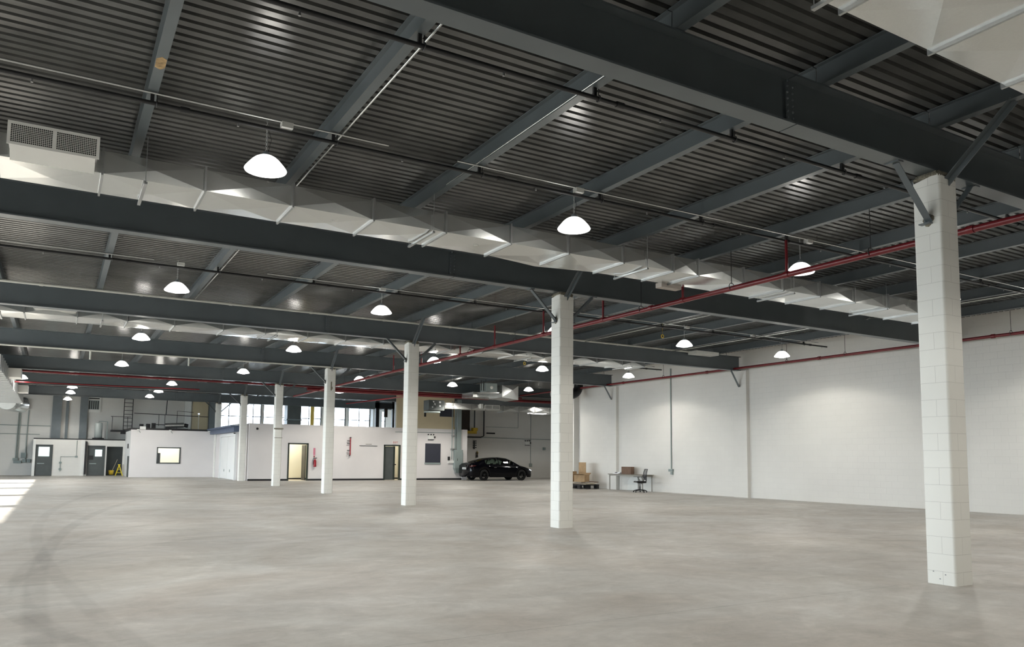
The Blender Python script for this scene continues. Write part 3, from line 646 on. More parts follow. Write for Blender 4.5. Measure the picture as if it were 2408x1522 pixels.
MB().box(9.86, 10.12, OY-.02, OY, 1.83, 2.07).build('sign_plate', M['orange'], t); MB().box(9.88, 10.14, OY-.2, OY, 1.42, 1.79).build('box', M['yellow'], t, bevel=.02); MB().box(9.82, 10.14, OY-.06, OY, 1.28, 1.42).build('holder', M['panel'], t)
def emergency_light(x, y, z, label):
    t = thing('emergency_light', label, 'lamp', (x, y, z), group='emergency lights')
    MB().box(-.2, .2, -.08, 0, -.15, .12).build('housing', M['white'], t, bevel=.01); MB().box(-.2, .2, -.085, -.0, -.19, -.15).build('base', M['black'], t)
    h = MB()
    for q in (-.2, 0, .18): h.lathe((q, -.05, .16), [(.001, .04), (.035, .03), (.045, -.03), (.001, -.035)], 10, 'y')
    h.lathe((.28, -.04, 0), [(.001, .05), (.05, .04), (.05, -.04), (.001, -.05)], 10); h.build('lamp_heads', M['blackpl'], t)
    return t
e1 = emergency_light(11.77, OY, 2.78, 'white emergency light with black heads above the dark window of the office')
dup(e1, (21.35, 44.6, 2.62), 'white emergency light with black heads on the block wall behind the car')
t = thing('dark_board', 'square dark blue grey window board on the office wall right of the third column', 'board')
MB().box(11.4, 12.48, OY-.04, OY, 1.12, 2.36).build('board', M['screen'], t); MB().box(11.38, 12.5, OY-.06, OY, 1.02, 1.12).build('sill', M['panel'], t)
# electrical gear
t = thing('electrical_cabinet', 'tall grey electrical cabinet with conduits rising, at the right end of the office', 'cabinet')
MB().box(13.42, 14.0, OY-.3, OY, .75, 1.98).build('cabinet_body', M['panel'], t, bevel=.01); MB().add([(13.44, OY-.3, .75), (14.0, OY-.3, .75), (14.0, OY, .75), (13.44, OY, .75), (13.58, OY-.2, .45), (14.0, OY-.2, .45), (14.0, OY, .45), (13.58, OY, .45)], [(0, 1, 5, 4), (1, 2, 6, 5), (2, 3, 7, 6), (3, 0, 4, 7), (4, 5, 6, 7)]).build('gutter_box', M['panel'], t)
MB().box(13.58, 13.61, OY-.31, OY-.3, 1.25, 1.4).build('handle', M['black'], t)
mb = MB(); mb.box(13.62, 13.92, OY-.16, OY-.02, 1.98, 5.3); mb.build('riser_duct', M['panel'], t)
for x, r in ((13.5, .035), (13.28, .03), (13.56, .02)): MB().tube([(x, OY-.08, 1.98 if x > 13.3 else 1.35), (x, OY-.08, 5.2)], r, 8).build('riser_conduit', M['panel'], t)
MB().box(13.2, 13.75, OY-.12, OY, 2.0, 2.06).box(13.25, 13.8, OY-.12, OY, 2.86, 2.92).build('strut', M['galvd'], t)
MB().box(13.02, 13.14, OY-.1, OY, 1.28, 1.52).build('switch', M['black'], t); MB().box(13.04, 13.45, OY-.12, OY, 1.1, 1.26).build('lower_box', M['white'], t)
t = thing('wall_conduit', 'thin grey conduit along the top of the white office wall', 'conduit'); MB().tube([(9.3, OY-.03, 3.05), (14.0, OY-.03, 3.1)], .018, 6).build('tube', M['panel'], t)
t = thing('upper_window', 'dark square window in the beige wall above the office', 'window'); MB().box(12.4, 13.4, OY, OY+.03, 4.15, 4.82).build('pane', M['screen'], t)
t = thing('wall_opening', 'small dark opening in the beige wall beside the third column', 'vent'); MB().box(11.28, 11.42, OY, OY+.03, 4.1, 4.36).build('grille', M['black'], t)
# air handler and its duct run
t = thing('air_handler', 'dark grey box air handler with paper labels hung over the office front', 'air handler')
MB().box(10.3, 11.35, 38.1, 38.9, 4.35, 4.98).build('casing', M['greydoor'], t, bevel=.01); MB().box(10.3, 11.1, 38.15, 38.85, 4.22, 4.30).build('drain_pan', M['panel'], t)
mb = MB()
for x, z, w, h in ((10.55, 4.82, .1, .1), (10.62, 4.66, .12, .12), (10.98, 4.8, .13, .12), (11.0, 4.58, .1, .1), (10.5, 4.5, .09, .09)): mb.box(x, x+w, 38.09, 38.1, z, z+h)
mb.build('paper_labels', M['paper'], t); MB().tube([(10.5, 38.05, 4.9), (10.62, 38.03, 4.7), (10.75, 38.05, 4.5)], .02, 6).build('cable', M['blackpl'], t)
t = thing('air_duct', 'small galvanised duct running right from the dark air handler', 'air duct')
xx = [11.4, 12.05, 13.3, 14.3, 15.6, 16.8, 18.0, 19.2, 20.4]
for i in range(len(xx)-1):
    a, b = xx[i]+.01, xx[i+1]-.01; z0, z1, y0, y1 = 4.5, 4.86, 38.2, 38.8; e = .03
    v = [(a, y0, z0), (b, y0, z0), (b, y1, z0), (a, y1, z0), (a, y0, z1), (b, y0, z1), (b, y1, z1), (a, y1, z1), ((a+b)/2, (y0+y1)/2, z0-e), ((a+b)/2, y0-e, (z0+z1)/2)]
    MB().add(v, [(0, 1, 8), (1, 2, 8), (2, 3, 8), (3, 0, 8), (0, 1, 9), (1, 5, 9), (5, 4, 9), (4, 0, 9), (3, 2, 6, 7), (4, 5, 6, 7), (0, 3, 7, 4), (1, 2, 6, 5)]).build('duct_section', M['galv'], t)
    if i > 3: MB().box(xx[i]-.02, xx[i]+.02, 38.1, 38.95, 4.43, 4.46).build('hanger', M['galvd'], t)
MB().box(11.42, 12.04, 38.15, 38.17, 4.6, 4.63).build('stiffener', M['galvd'], t)
register(t, 14.15, 15.25, 38.02, 38.19, 4.56, 4.84)
MB().box(13.85, 14.02, 38.0, 38.2, 4.6, 4.88).build('sensor_box', M['white'], t)
# square drop duct and unit heater
t = thing('duct_drop', 'wide square galvanised duct drop with a bright creased side right of the unit heater', 'air duct')
z0, z1 = 4.55, 5.3; x0, x1, y0, y1 = 10.85, 11.85, 30.0, 31.4
v = [(x0, y0, z0+.1), (x1, y0, z0), (x1, y1, z0), (x0, y1, z0+.1), (x0, y0, z1), (x1, y0, z1), (x1, y1, z1), (x0, y1, z1), ((x0+x1)/2+.1, y0-.07, 5.05)]
MB().add(v, [(0, 1, 8), (1, 5, 8), (5, 4, 8), (4, 0, 8), (1, 2, 6, 5), (2, 3, 7, 6), (3, 0, 4, 7), (0, 3, 2, 1), (4, 5, 6, 7)]).build('duct_body', M['galv'], t)
MB().box(x0-1.0, x1-.05, y1+.0, y1+1.3, 4.72, 4.98).build('branch_duct', M['galv'], t)
t = thing('unit_heater', 'small grey unit heater hung under the roof left of the square duct drop', 'heater')
MB().box(9.95, 10.62, 30.1, 30.8, 4.9, 5.38).build('casing', M['panel'], t, bevel=.03); MB().lathe((10.28, 30.09, 5.14), [(.001, -.01), (.08, -.01), (.09, .01)], 14, 'y').build('knob', M['white'], t)
mb = MB()
for x in (9.98, 10.6): mb.tube([(x, 30.2, 5.36), (x, 30.2, 5.56)], .012, 6)
mb.tube([(9.85, 30.2, 4.95), (9.85, 30.2, 5.45)], .03, 6); mb.tube([(9.72, 30.2, 4.95), (9.72, 30.2, 5.5)], .025, 6); mb.build('pipes', M['pipe'], t); MB().box(9.8, 10.7, 30.05, 30.85, 4.86, 4.9).build('base_tray', M['galv'], t)
# round dark elbow near the end of the right wall
mb = MB(); pts = [(12.2, 27.2, 4.72), (13.0, 27.2, 4.72)]
for i in range(7): q = i/6*PI/2; pts.append((13.3+.5*math.sin(q), 27.2, 5.22-.5*math.cos(q)))
pts.append((13.8, 27.2, 5.5)); mb.tube(pts, .23, 18)
t = thing('round_duct', 'black round elbow duct turning up at the far end of the right wall', 'air duct'); mb.build('elbow', M['blackpl'], t)
# bay wall things
struct('door_7', MB().box(15.57, 16.5, 44.66, 44.7, 3.4, 5.1), M['brown'])
t = thing('yellow_platform', 'yellow steel landing beam under the high brown door', 'platform')
MB().box(15.2, 16.9, 44.3, 44.6, 3.2, 3.4).build('beam', M['yellow'], t); MB().box(15.2, 15.55, 44.25, 44.6, 3.4, 3.62).box(16.6, 16.95, 44.25, 44.6, 3.4, 3.62).build('corner_brackets', M['yellow'], t)
struct('wall_bay_patch', MB().box(12.4, 14.35, 44.55, 44.85, OT, ZD).box(14.35, 15.56, 44.55, 44.6, OT, ZD), M['beige'])
pipe('drop_pipe', 'dark pipe running down and across below the yellow landing beam', 'pipe', [(17.55, 44.45, 5.2), (17.55, 44.45, 3.05), (17.3, 44.45, 2.95), (15.6, 44.45, 2.95)], .05, M['pipe'])
pipe('drop_pipe', 'black pipe right beside the high brown door', 'pipe', [(16.75, 44.4, 5.3), (16.75, 44.4, 3.5)], .05, M['pipe'])
pipe('drop_pipe', 'thin grey pipe standing in the corner between the office and the car', 'pipe', [(15.05, 44.5, 3.0), (15.05, 44.5, .1)], .03, M['panel'])
t = thing('wall_conduit', 'vertical grey conduit with an outlet on the block wall behind the car', 'conduit'); MB().tube([(21.65, 44.57, 5.4), (21.65, 44.57, 1.05)], .02, 6).build('tube', M['panel'], t); MB().box(21.55, 21.75, 44.5, 44.6, .85, 1.08).build('outlet', M['panel'], t)
t = thing('wall_conduit', 'long dark conduit running level across the block wall above the car', 'conduit'); MB().tube([(15.6, 44.57, 2.98), (19, 44.57, 2.93), (23.9, 44.57, 2.9)], .022, 6).build('tube', M['panel'], t)
t = thing('patched_panel', 'outlined square patch high on the block wall behind the car', 'panel')
MB().box(17.8, 20.55, 44.58, 44.6, 3.72, 3.75).box(20.52, 20.55, 44.58, 44.6, 3.72, 5.0).build('seam', M['panel'], t)
t = thing('name_plate', 'small black bar on the block wall right of the yellow beam', 'sign'); MB().box(17.85, 18.55, 44.56, 44.6, 3.22, 3.32).build('plate', M['black'], t)
t = thing('wall_bracket', 'small dark bracket column on the wall below the yellow beam', 'bracket'); mb = MB()
for z in (2.65, 2.5, 2.34, 2.18): mb.box(16.75, 17.0, 44.5, 44.6, z, z+.06)
mb.box(16.8, 16.88, 44.52, 44.6, 2.1, 2.72); mb.build('bracket', M['pipe'], t)
t = thing('wall_hydrant', 'small brass and black valve on the wall above the roof of the car', 'valve'); MB().lathe((17.05, 44.5, 1.5), [(.001, 0), (.08, 0), (.06, .25), (.09, .3), (.001, .5)], 10).build('valve', M['pipe'], t); MB().box(17.0, 17.12, 44.45, 44.5, 1.72, 1.9).build('handle', M['yellow'], t)
t = thing('wall_switch', 'small grey box on the block wall right above the bonnet of the car', 'switch'); MB().box(22.75, 22.95, 44.5, 44.6, 2.1, 2.3).build('box', M['panel'], t)

# ------------------------------------------------------------------ utility room, low building, high level fittings (far left)
ut = [(-3.56, -2.26, .95, 1.88)]
struct('wall_utility_front', wall_with_holes(-5.2, -.1, 49.9, 0, 3.05, ut, .15), M['plaster'])
struct('wall_utility_left', MB().box(-5.2, -5.05, 50.05, 54.3, 0, 3.0), M['plaster_blue'])
struct('wall_utility_inner', MB().box(-5.05, -.1, 52.6, 52.7, 0, 3.0), M['roomwall'])
struct('roof_utility', MB().box(-5.25, -.1, 49.95, 55.9, 3.05, 3.17), M['black'])
nwin += 1
fr = MB(); a, b, c, d = ut[0]; fr.box(a-.05, b+.05, 49.86, 49.95, c-.07, c); fr.box(a-.05, b+.05, 49.86, 49.95, d, d+.07); fr.box(a-.07, a, 49.86, 49.95, c-.07, d+.07); fr.box(b, b+.07, 49.86, 49.95, c-.07, d+.07)
f = struct('window_%d' % nwin, fr, M['greydoor']); MB().box(a, b, 49.9, 49.91, c, d).build('pane', M['pane'], f); MB().box(a, a+.16, 49.96, 50.0, c, c+.62).build('machine_edge', M['greydoor'], f)
l = bpy.data.lights.new('utility_light', 'AREA'); l.energy = 130; l.size = .8; l.color = (1, .95, .8); o = bpy.data.objects.new('utility_light', l); COL.objects.link(o); o.location = (-2.7, 51.2, 2.95)
struct('door_4', MB().box(-5.23, -5.2, 50.35, 51.4, 0, 1.35), M['greydoor'])
t = thing('wall_intercom', 'small dark intercom on the blue white side of the utility room', 'intercom'); MB().box(-5.25, -5.2, 51.2, 51.6, 1.85, 2.15).build('body', M['black'], t)
t = thing('insulated_duct', 'silver insulated duct lying on the roof of the utility room', 'air duct'); MB().tube([(-3.1, 50.9, 3.38), (-1.95, 50.8, 3.45)], .17, 14).build('wrap', M['galv'], t); MB().tube([(-1.95, 50.8, 3.45), (-1.7, 50.8, 3.4)], .13, 12).build('end_collar', M['black'], t); MB().box(-3.1, -1.7, 50.7, 51.0, 3.17, 3.22).build('cradle', M['black'], t)
for i, (x, h, w) in enumerate(((-4.55, .28, 'left'), (-4.15, .3, 'middle'), (-3.82, .36, 'right'))):
    t = thing('roof_fan', 'small black motor on the utility room roof, %s of three' % w, 'motor', group='black motors'); MB().box(x-.12, x+.12, 50.6, 50.85, 3.17, 3.17+h).build('motor', M['black'], t); MB().lathe((x, 50.58, 3.17+h*.6), [(.001, -.02), (.07, -.02), (.08, .02)], 10, 'y').build('shaft_cover', M['black'], t)
t = thing('roof_box', 'white junction box at the front edge of the utility room roof', 'box'); MB().box(-4.7, -4.35, 49.85, 50.1, 3.07, 3.27).build('casing', M['white'], t)
for i, (x, w) in enumerate(((-4.8, 'left'), (-2.9, 'middle'), (-.5, 'right'))):
    t = thing('flood_light', 'small white flood light at the %s top edge of the utility room' % w, 'lamp', group='utility flood lights'); MB().box(x-.07, x+.07, 49.74, 49.88, 3.0, 3.08).build('head', M['white'], t); MB().tube([(x+.05, 49.8, 3.0), (x+.14, 49.8, 2.86)], .02, 6).build('arm', M['panel'], t)

# low building
lw = [(-10.42, -9.52, 0, 2.0), (-7.4, -6.45, 0, 1.98), (-6.3, -5.32, 0, 1.98)]
struct('wall_low_building', wall_with_holes(-10.6, -5.2, 54.3, 0, 2.4, lw, .15), M['wall'])
struct('roof_low_building', MB().box(-10.6, -5.2, 54.4, 56, 2.4, 2.48), M['black'])
struct('wall_low_building_shade', MB().box(-6.4, -6.32, 54.45, 56, 0, 2.38).box(-6.32, -5.2, 55.2, 55.3, 0, 2.38).box(-10.6, -10.45, 54.45, 56, 0, 2.4), M['greydoor'])  # inner walls and back panel coloured dark for the doorway's shade
def grey_door(n, a, b, d, win):
    f = struct('door_%d' % n, MB().box(a-.05, a, 54.26, 54.4, 0, d+.05).box(b, b+.05, 54.26, 54.4, 0, d+.05).box(a-.05, b+.05, 54.26, 54.4, d, d+.05), M['greydoor'])
    x0, x1, z0, z1 = win
    wall_with_holes(a, b, 54.33, .02, d, [win], .04).build('door_leaf', M['greydoor'], f)
    MB().box(x0, x1, 54.345, 54.355, z0, z1).build('door_glass', M['door_glow'], f); MB().box(a+.1, a+.5, 54.31, 54.33, .78, .84).build('push_bar', M['panel'], f)  # glass glows by itself in place of bright reflections
grey_door(5, -10.42, -9.52, 2.0, (-10.28, -9.66, 1.28, 1.9))
grey_door(6, -7.4, -6.45, 1.98, (-7.0, -6.58, 1.3, 1.76))
t = thing('door_notice', 'black square notice on the grey door next to the dark doorway', 'sign'); MB().box(-7.36, -7.1, 54.3, 54.33, 1.08, 1.36).build('plate', M['black'], t)
struct('trim_3', MB().box(-7.62, -7.5, 54.1, 54.3, .1, 2.3), M['black'])
struct('trim_4', MB().box(-10.6, -10.45, 54.25, 54.3, 0, 2.4).box(-7.85, -7.62, 54.2, 54.3, 0, 2.4), M['white'])
t = thing('wall_outlets', 'thin conduit with outlet boxes on the white wall between the grey doors', 'conduit')
MB().tube([(-8.1, 54.28, 2.35), (-8.1, 54.28, 1.27), (-9.0, 54.28, 1.27), (-9.0, 54.28, .3)], .02, 6).build('tube', M['panel'], t)
for x, z in ((-8.1, 1.27), (-9.0, .87), (-9.0, .44)): MB().box(x-.08, x+.08, 54.2, 54.3, z-.06, z+.06).build('outlet', M['panel'], t)
t = thing('step_ladder', 'yellow folding ladder standing in the dark doorway', 'ladder')
mb = MB()
for s in (-1, 1): mb.bar((-5.52, 54.05, .74), (-5.52+s*.22, 54.0, 0), .05, .04); mb.bar((-5.52, 53.85, .74), (-5.52+s*.22, 53.7, 0), .05, .04)
mb.build('rails', M['ropeyellow'], t); mb = MB()
for z, w in ((.2, .17), (.42, .1), (.6, .05)): mb.box(-5.52-w, -5.52+w, 53.76, 53.84, z, z+.03)
mb.build('steps', M['ropeyellow'], t); MB().box(-5.59, -5.45, 53.83, 54.07, .72, .78).build('top_cap', M['ropeyellow'], t)
t = thing('mop_bucket', 'dark yellow mop bucket in the doorway beside the ladder', 'bucket'); MB().lathe((-5.95, 54.7, .06), [(.001, 0), (.13, 0), (.17, .3), (.15, .3), (.001, .05)], 14).build('bucket', M['yellow'], t); MB().tube([(-5.9, 54.7, .3), (-5.6, 54.75, 1.1)], .015, 6).build('mop_handle', M['wood'], t)
t = thing('water_heater', 'pale cylindrical water heater standing on the low building roof', 'water heater')
MB().lathe((-6.85, 54.9, 2.56), [(.001, 0), (.24, 0), (.24, 1.0), (.2, 1.05), (.001, 1.08)], 20).build('tank', M['tank'], t); MB().lathe((-6.85, 54.9, 2.48), [(.001, 0), (.36, 0), (.36, .08), (.001, .08)], 20).build('drain_pan', M['black'], t)
MB().tube([(-6.85, 54.9, 3.6), (-6.85, 54.9, 3.7), (-6.32, 54.9, 3.7), (-6.32, 54.9, 2.5)], .03, 8).build('flue_pipe', M['panel'], t)
# high wall: columns, ladder, rails
struct('trim_5', MB().box(-9.65, -9.1, NY-.3, NY, 2.48, 5.5), M['darkcol']); struct('trim_6', MB().box(-8.0, -7.55, NY-.3, NY, 2.48, 5.5), M['darkcol']); struct('trim_7', MB().box(-8.85, -8.68, NY-.15, NY, 2.48, 5.5), M['darkcol'])
t = thing('wall_fan_window', 'square louvred fan window high on the end wall between dark posts and ladder', 'window')
MB().box(-7.6, -6.75, NY-.12, NY, 4.35, 5.4).build('frame', M['white'], t); MB().box(-7.5, -6.85, NY-.135, NY-.12, 4.55, 5.2).build('louvre', M['panel'], t)
mb = MB()
for k in range(5): mb.box(-7.48+.13*k, -7.42+.13*k, NY-.145, NY-.135, 4.58, 5.15)
mb.build('fan_blades', M['black'], t); MB().box(-7.5, -6.85, NY-.14, NY-.12, 5.28, 5.36).build('slot', M['black'], t)
t = thing('wall_ladder', 'dark fixed steel ladder high on the far left end wall', 'ladder')
mb = MB()
for x in (-5.3, -4.75): mb.bar((x, NY-.5, 3.1), (x, NY-.5, 5.5), .06, .05)
mb.build('rails', M['pipe'], t); mb = MB()
for i in range(9): mb.bar((-5.3, NY-.5, 3.2+.27*i), (-4.75, NY-.5, 3.2+.27*i), .035, .035)
mb.build('rungs', M['pipe'], t)
t = thing('catwalk', 'dark steel catwalk with handrail left of the wall ladder', 'catwalk')
MB().box(-6.1, -4.6, 54.6, 55.5, 3.02, 3.14).build('deck', M['black'], t); mb = MB().tube([(-6.15, 54.65, 4.06), (-4.9, 54.65, 4.06)], .02, 6)
for x in (-6.05, -5.1): mb.tube([(x, 54.65, 3.1), (x, 54.65, 4.06)], .02, 6)
mb.build('handrail', M['pipe'], t); MB().box(-5.5, -4.9, 54.5, 54.9, 2.86, 3.02).build('hung_lamp', M['black'], t)
t = thing('roof_railing', 'thin dark pipe railing above the utility room roof', 'railing')
mb = MB().tube([(-4.7, 54.9, 4.35), (.2, 54.9, 4.25)], .025, 6)
for x in (-1.9, -2.7, -3.1): mb.tube([(x, 54.9, 3.2 if x > -2.8 else 3.5), (x, 54.9, 4.3 if x > -2 else 4.3)], .02, 6)
mb.tube([(-1.9, 54.9, 3.2), (-1.9, 54.9, 4.6), (-.8, 54.9, 4.55)], .02, 6); mb.tube([(-3.5, 54.9, 3.6), (-1.2, 54.9, 3.55)], .03, 6); mb.tube([(-2.65, 54.8, 4.3), (-2.6, 54.8, 5.5)], .035, 6); mb.build('pipes', M['pipe'], t)
struct('wall_high_tan', MB().box(-.75, .35, NY-.08, NY, 3, 5.46), M['beige']); struct('trim_8', MB().box(-1.3, -.85, NY-.25, NY, 3.1, 5.46), M['white']); struct('trim_9', MB().box(.4, 1.0, NY-.3, NY, 3.1, 5.46), M['darkcol'])
t = thing('glowing_bulb', 'small bright bulb over the utility room roof before the tan wall', 'lamp'); MB().lathe((-.5, 54.5, 4.42), [(.001, .08), (.07, .04), (.08, 0), (.001, -.06)], 12).build('bulb', M['lens'], t); MB().tube([(-.5, 54.5, 4.36), (-.5, 54.5, 3.2)], .02, 6).build('stand', M['white'], t)
t = thing('wall_conduit', 'pair of level grey pipes along the far left end wall', 'conduit')
MB().tube([(-14, NY-.05, 3.33), (-9.7, NY-.05, 3.33)], .025, 6).build('tube', M['panel'], t); MB().tube([(-14, NY-.05, 2.75), (-10.3, NY-.05, 2.75)], .02, 6).build('tube', M['panel'], t)
t = thing('electrical_boxes', 'group of grey electrical boxes with risers on the far left end wall', 'electrical box')
for x in (-11.6, -11.5, -11.05): MB().tube([(x, NY-.06, 1.0), (x+.05, NY-.06, 4.38)], .03, 6).build('riser', M['panel'], t)
for x0, x1, z0, z1 in ((-11.75, -11.45, 1.0, 1.15), (-11.3, -11.0, 1.15, 1.5), (-11.7, -11.25, .8, .98), (-11.2, -11.0, .85, 1.08), (-10.95, -10.75, .85, 1.08)): MB().box(x0, x1, NY-.16, NY, z0, z1).build('box', M['panel'], t)
# things standing behind the office roof, seen against the clerestory
t = thing('chimney_duct', 'dark vertical duct before the clerestory windows just right of the fifth column', 'air duct'); MB().box(5.05, 6.05, 51.3, 52.2, 3.3, 5.5).build('duct_body', M['greydoor'], t); MB().box(5.0, 6.1, 51.25, 52.25, 4.05, 4.15).build('flange', M['darkcol'], t)
t = thing('yellow_post', 'yellow painted steel post between two clerestory windows', 'post'); MB().box(7.25, 7.5, 53.0, 53.2, .0, 5.5).build('post', M['post'], t)
t = thing('round_column', 'bluish grey post at the right end of the clerestory windows', 'post'); MB().box(12.0, 12.75, 52.5, 53.0, 3.2, 5.5).build('post', M['plaster_blue'], t)
t = thing('round_column', 'bluish grey post beside the beige wall behind the office roof', 'post'); MB().lathe((10.35, 43.2, OT-.02), [(.24, 0), (.24, 2.2)], 16).build('post', M['plaster_blue'], t)
t = thing('dark_hoist_frame', 'dark steel frame behind the office roof left of the beige wall', 'frame')
MB().box(10.2, 10.45, 47, 47.2, 3.3, 5.5).box(11.45, 11.7, 47, 47.2, 3.3, 5.5).box(10.2, 11.7, 47, 47.2, 4.9, 5.3).build('frame', M['black'], t); MB().box(10.85, 11.1, 47.05, 47.15, 4.3, 4.9).build('hook_plate', M['brown'], t)

# ------------------------------------------------------------------ right wall objects
t = thing('wall_conduit', 'grey vertical conduit with an outlet box on the right wall near the office chair', 'conduit')
MB().tube([(WX-.03, 20.65, 5.5), (WX-.03, 20.65, 1.05)], .028, 8).build('tube', M['panel'], t); MB().box(WX-.09, WX, 20.52, 20.78, .93, 1.04).box(WX-.08, WX, 20.54, 20.66, .80, .92).build('outlet_box', M['panel'], t)
for i, (y, z) in enumerate(((17.55, 1.15),)): pass
# folding table
t = thing('work_table', 'long narrow table with a dark top and grey legs against the right wall', 'table')
x0, x1, y0, y1 = 13.45, 14.12, 21.75, 24.3
MB().box(x0, x1, y0, y1, .735, .765).build('tabletop', M['tabletop'], t, bevel=.005)
MB().box(x0+.04, x1-.04, y0+.05, y0+.07, .67, .735).box(x0+.04, x1-.04, y1-.07, y1-.05, .67, .735).box(x0+.05, x0+.07, y0+.05, y1-.05, .68, .735).box(x1-.07, x1-.05, y0+.05, y1-.05, .68, .735).build('apron', M['tleg'], t)
for x in (x0+.06, x1-.06):
    for y in (y0+.08, y1-.08): MB().box(x-.02, x+.02, y-.02, y+.02, 0, .735).build('leg', M['tleg'], t)
MB().box(x0+.1, x0+.4, y0+.15, y0+.75, .66, .70).build('tray', M['black'], t)
def cardboard(name, label, c, sx, sy, sz, rz, mat=None, flaps=True, open_top=True, extra=None):
    t = thing(name, label, 'box', c, rz); m_ = mat or M['card']; w = .008
    mb = MB().box(-sx/2, sx/2, -sy/2, sy/2, 0, w); mb.box(-sx/2, -sx/2+w, -sy/2, sy/2, w, sz); mb.box(sx/2-w, sx/2, -sy/2, sy/2, w, sz); mb.box(-sx/2+w, sx/2-w, -sy/2, -sy/2+w, w, sz); mb.box(-sx/2+w, sx/2-w, sy/2-w, sy/2, w, sz)
    if not open_top: mb.box(-sx/2, sx/2, -sy/2, sy/2, sz-w, sz)
    mb.build('carton', m_, t)
    if flaps:
        mb = MB(); L = sx*.45
        mb.obox((-sx/2-L*.45, 0, sz+L*.12), (L/2, 0, -L*.12), (0, sy/2, 0), (.002, 0, .005)); mb.obox((sx/2+L*.4, 0, sz+L*.25), (L*.42, 0, L*.25), (0, sy/2, 0), (-.003, 0, .005)); mb.build('flap', M['cardin'], t)
    return t
cardboard('cardboard_box', 'brown box with dark corners standing on the table', (13.78, 23.2, .766), .2, .66, .34, .05, M['cardd'], False, False)
t = thing('paper_stack', 'low pile of white papers at the left of the brown box on the table', 'papers'); MB().box(13.55, 13.85, 23.62, 24.05, .766, .80).build('sheets', M['paper'], t); MB().box(13.6, 13.8, 23.55, 23.75, .80, .85).build('crumpled_sheet', M['paper'], t)
t = thing('stapler', 'small dark object lying on the papers on the table', 'stapler'); MB().box(13.65, 13.75, 23.85, 24.0, .801, .835).build('body', M['screen'], t)
t = thing('plastic_sheet', 'translucent grey sheet hanging under the table against the wall', 'sheet'); MB().prism([(22.9, 0.02), (24.0-.35, .02), (24.0-.35, .4), (23.4, .66), (22.9, .66)], 'x', 14.13, 14.15).build('sheet', M['white'], t)

# office chair
t = thing('office_chair', 'black mesh back office chair on casters beside the table', 'office chair', (13.10, 21.50, 0), math.radians(-112))
mb = MB()
for k in range(5):
    a = 2*PI*k/5+.3; mb.tube([(0, 0, .11), (.16*math.cos(a), .16*math.sin(a), .105), (.30*math.cos(a), .30*math.sin(a), .07)], [.028, .024, .017], 8)
mb.build('star_base', M['blackpl'], t)
for k in range(5):
    a = 2*PI*k/5+.3; MB().lathe((.30*math.cos(a), .30*math.sin(a), .028), [(.001, -.022), (.026, -.02), (.026, .02), (.001, .022)], 12, 'y').build('caster', M['blackpl'], t)
MB().lathe((0, 0, .1), [(.03, 0), (.03, .16), (.018, .165), (.018, .33)], 12).build('gas_column', M['blackpl'], t)
MB().box(-.11, .11, -.09, .09, .40, .44).tube([(.1, 0, .42), (.24, .02, .36)], .01, 6).build('tilt_mechanism', M['blackpl'], t)
mb = MB(); n = 8; g = []
def seatz(u, v): return .47+.02*(u*u+v*v)-(.03 if v < -.8 else 0)
vs = []; fs = []
for i in range(n+1):
    for j in range(n+1):
        u = -1+2*i/n; v = -1+2*j/n; r_ = (1-.08*abs(u*v)**3); vs.append((u*.245*r_, v*.235*r_, seatz(u, v)))
m0 = len(vs)
for i in range(n+1):
    for j in range(n+1):
        u = -1+2*i/n; v = -1+2*j/n; vs.append((u*.235, v*.225, .435))
for i in range(n):
    for j in range(n):
        a = i*(n+1)+j; fs.append((a, a+n+1, a+n+2, a+1)); fs.append((m0+a, m0+a+1, m0+a+n+2, m0+a+n+1))
for i in range(n):
    for a, b in ((i, i+1), (n*(n+1)+i, n*(n+1)+i+1)): fs.append((a, b, m0+b, m0+a))
    for a, b in ((i*(n+1), (i+1)*(n+1)), (i*(n+1)+n, (i+1)*(n+1)+n)): fs.append((a, b, m0+b, m0+a))
mb.add(vs, fs, True).build('seat', M['blackpl'], t)
mb = MB(); P = []
for i in range(9):
    s_ = i/8; z = .56+.46*s_; y = .235+.05*s_+.03*math.sin(PI*s_)*-1; w = .19+.03*math.sin(PI*s_*.9); P.append((w, y, z))
mb.tube([(-w, y, z) for w, y, z in P]+[(w, y, z) for w, y, z in reversed(P)]+[(-P[0][0], P[0][1], P[0][2])], .014, 6); mb.build('back_frame', M['blackpl'], t)
mb = MB()
for w, y, z in P: mb.bar((-w, y, z), (w, y, z), .004, .006)
for i in range(40):
    s_ = (i+.5)/40; j = min(7, int(s_*8)); f_ = s_*8-j; w = P[j][0]*(1-f_)+P[j+1][0]*f_; y = P[j][1]*(1-f_)+P[j+1][1]*f_; z = .56+.46*s_; mb.bar((-w, y, z), (w, y, z), .003, .005)
for i in range(9):
    q = -.8+1.6*i/8
    for j in range(8): mb.bar((P[j][0]*q, P[j][1], P[j][2]), (P[j+1][0]*q, P[j+1][1], P[j+1][2]), .003, .003)
mb.box(-.19, .19, .225, .25, .56, .72); mb.build('mesh_back', M['mesh'], t)
MB().tube([(0, .1, .42), (0, .27, .43), (0, .29, .6), (0, .26, .75)], .025, 8).build('back_post', M['blackpl'], t)
for s_ in (-1, 1):
    MB().tube([(s_*.24, .12, .44), (s_*.29, .1, .5), (s_*.29, -.02, .66), (s_*.29, .16, .68), (s_*.25, .22, .72)], .014, 6).build('armrest', M['blackpl'], t)

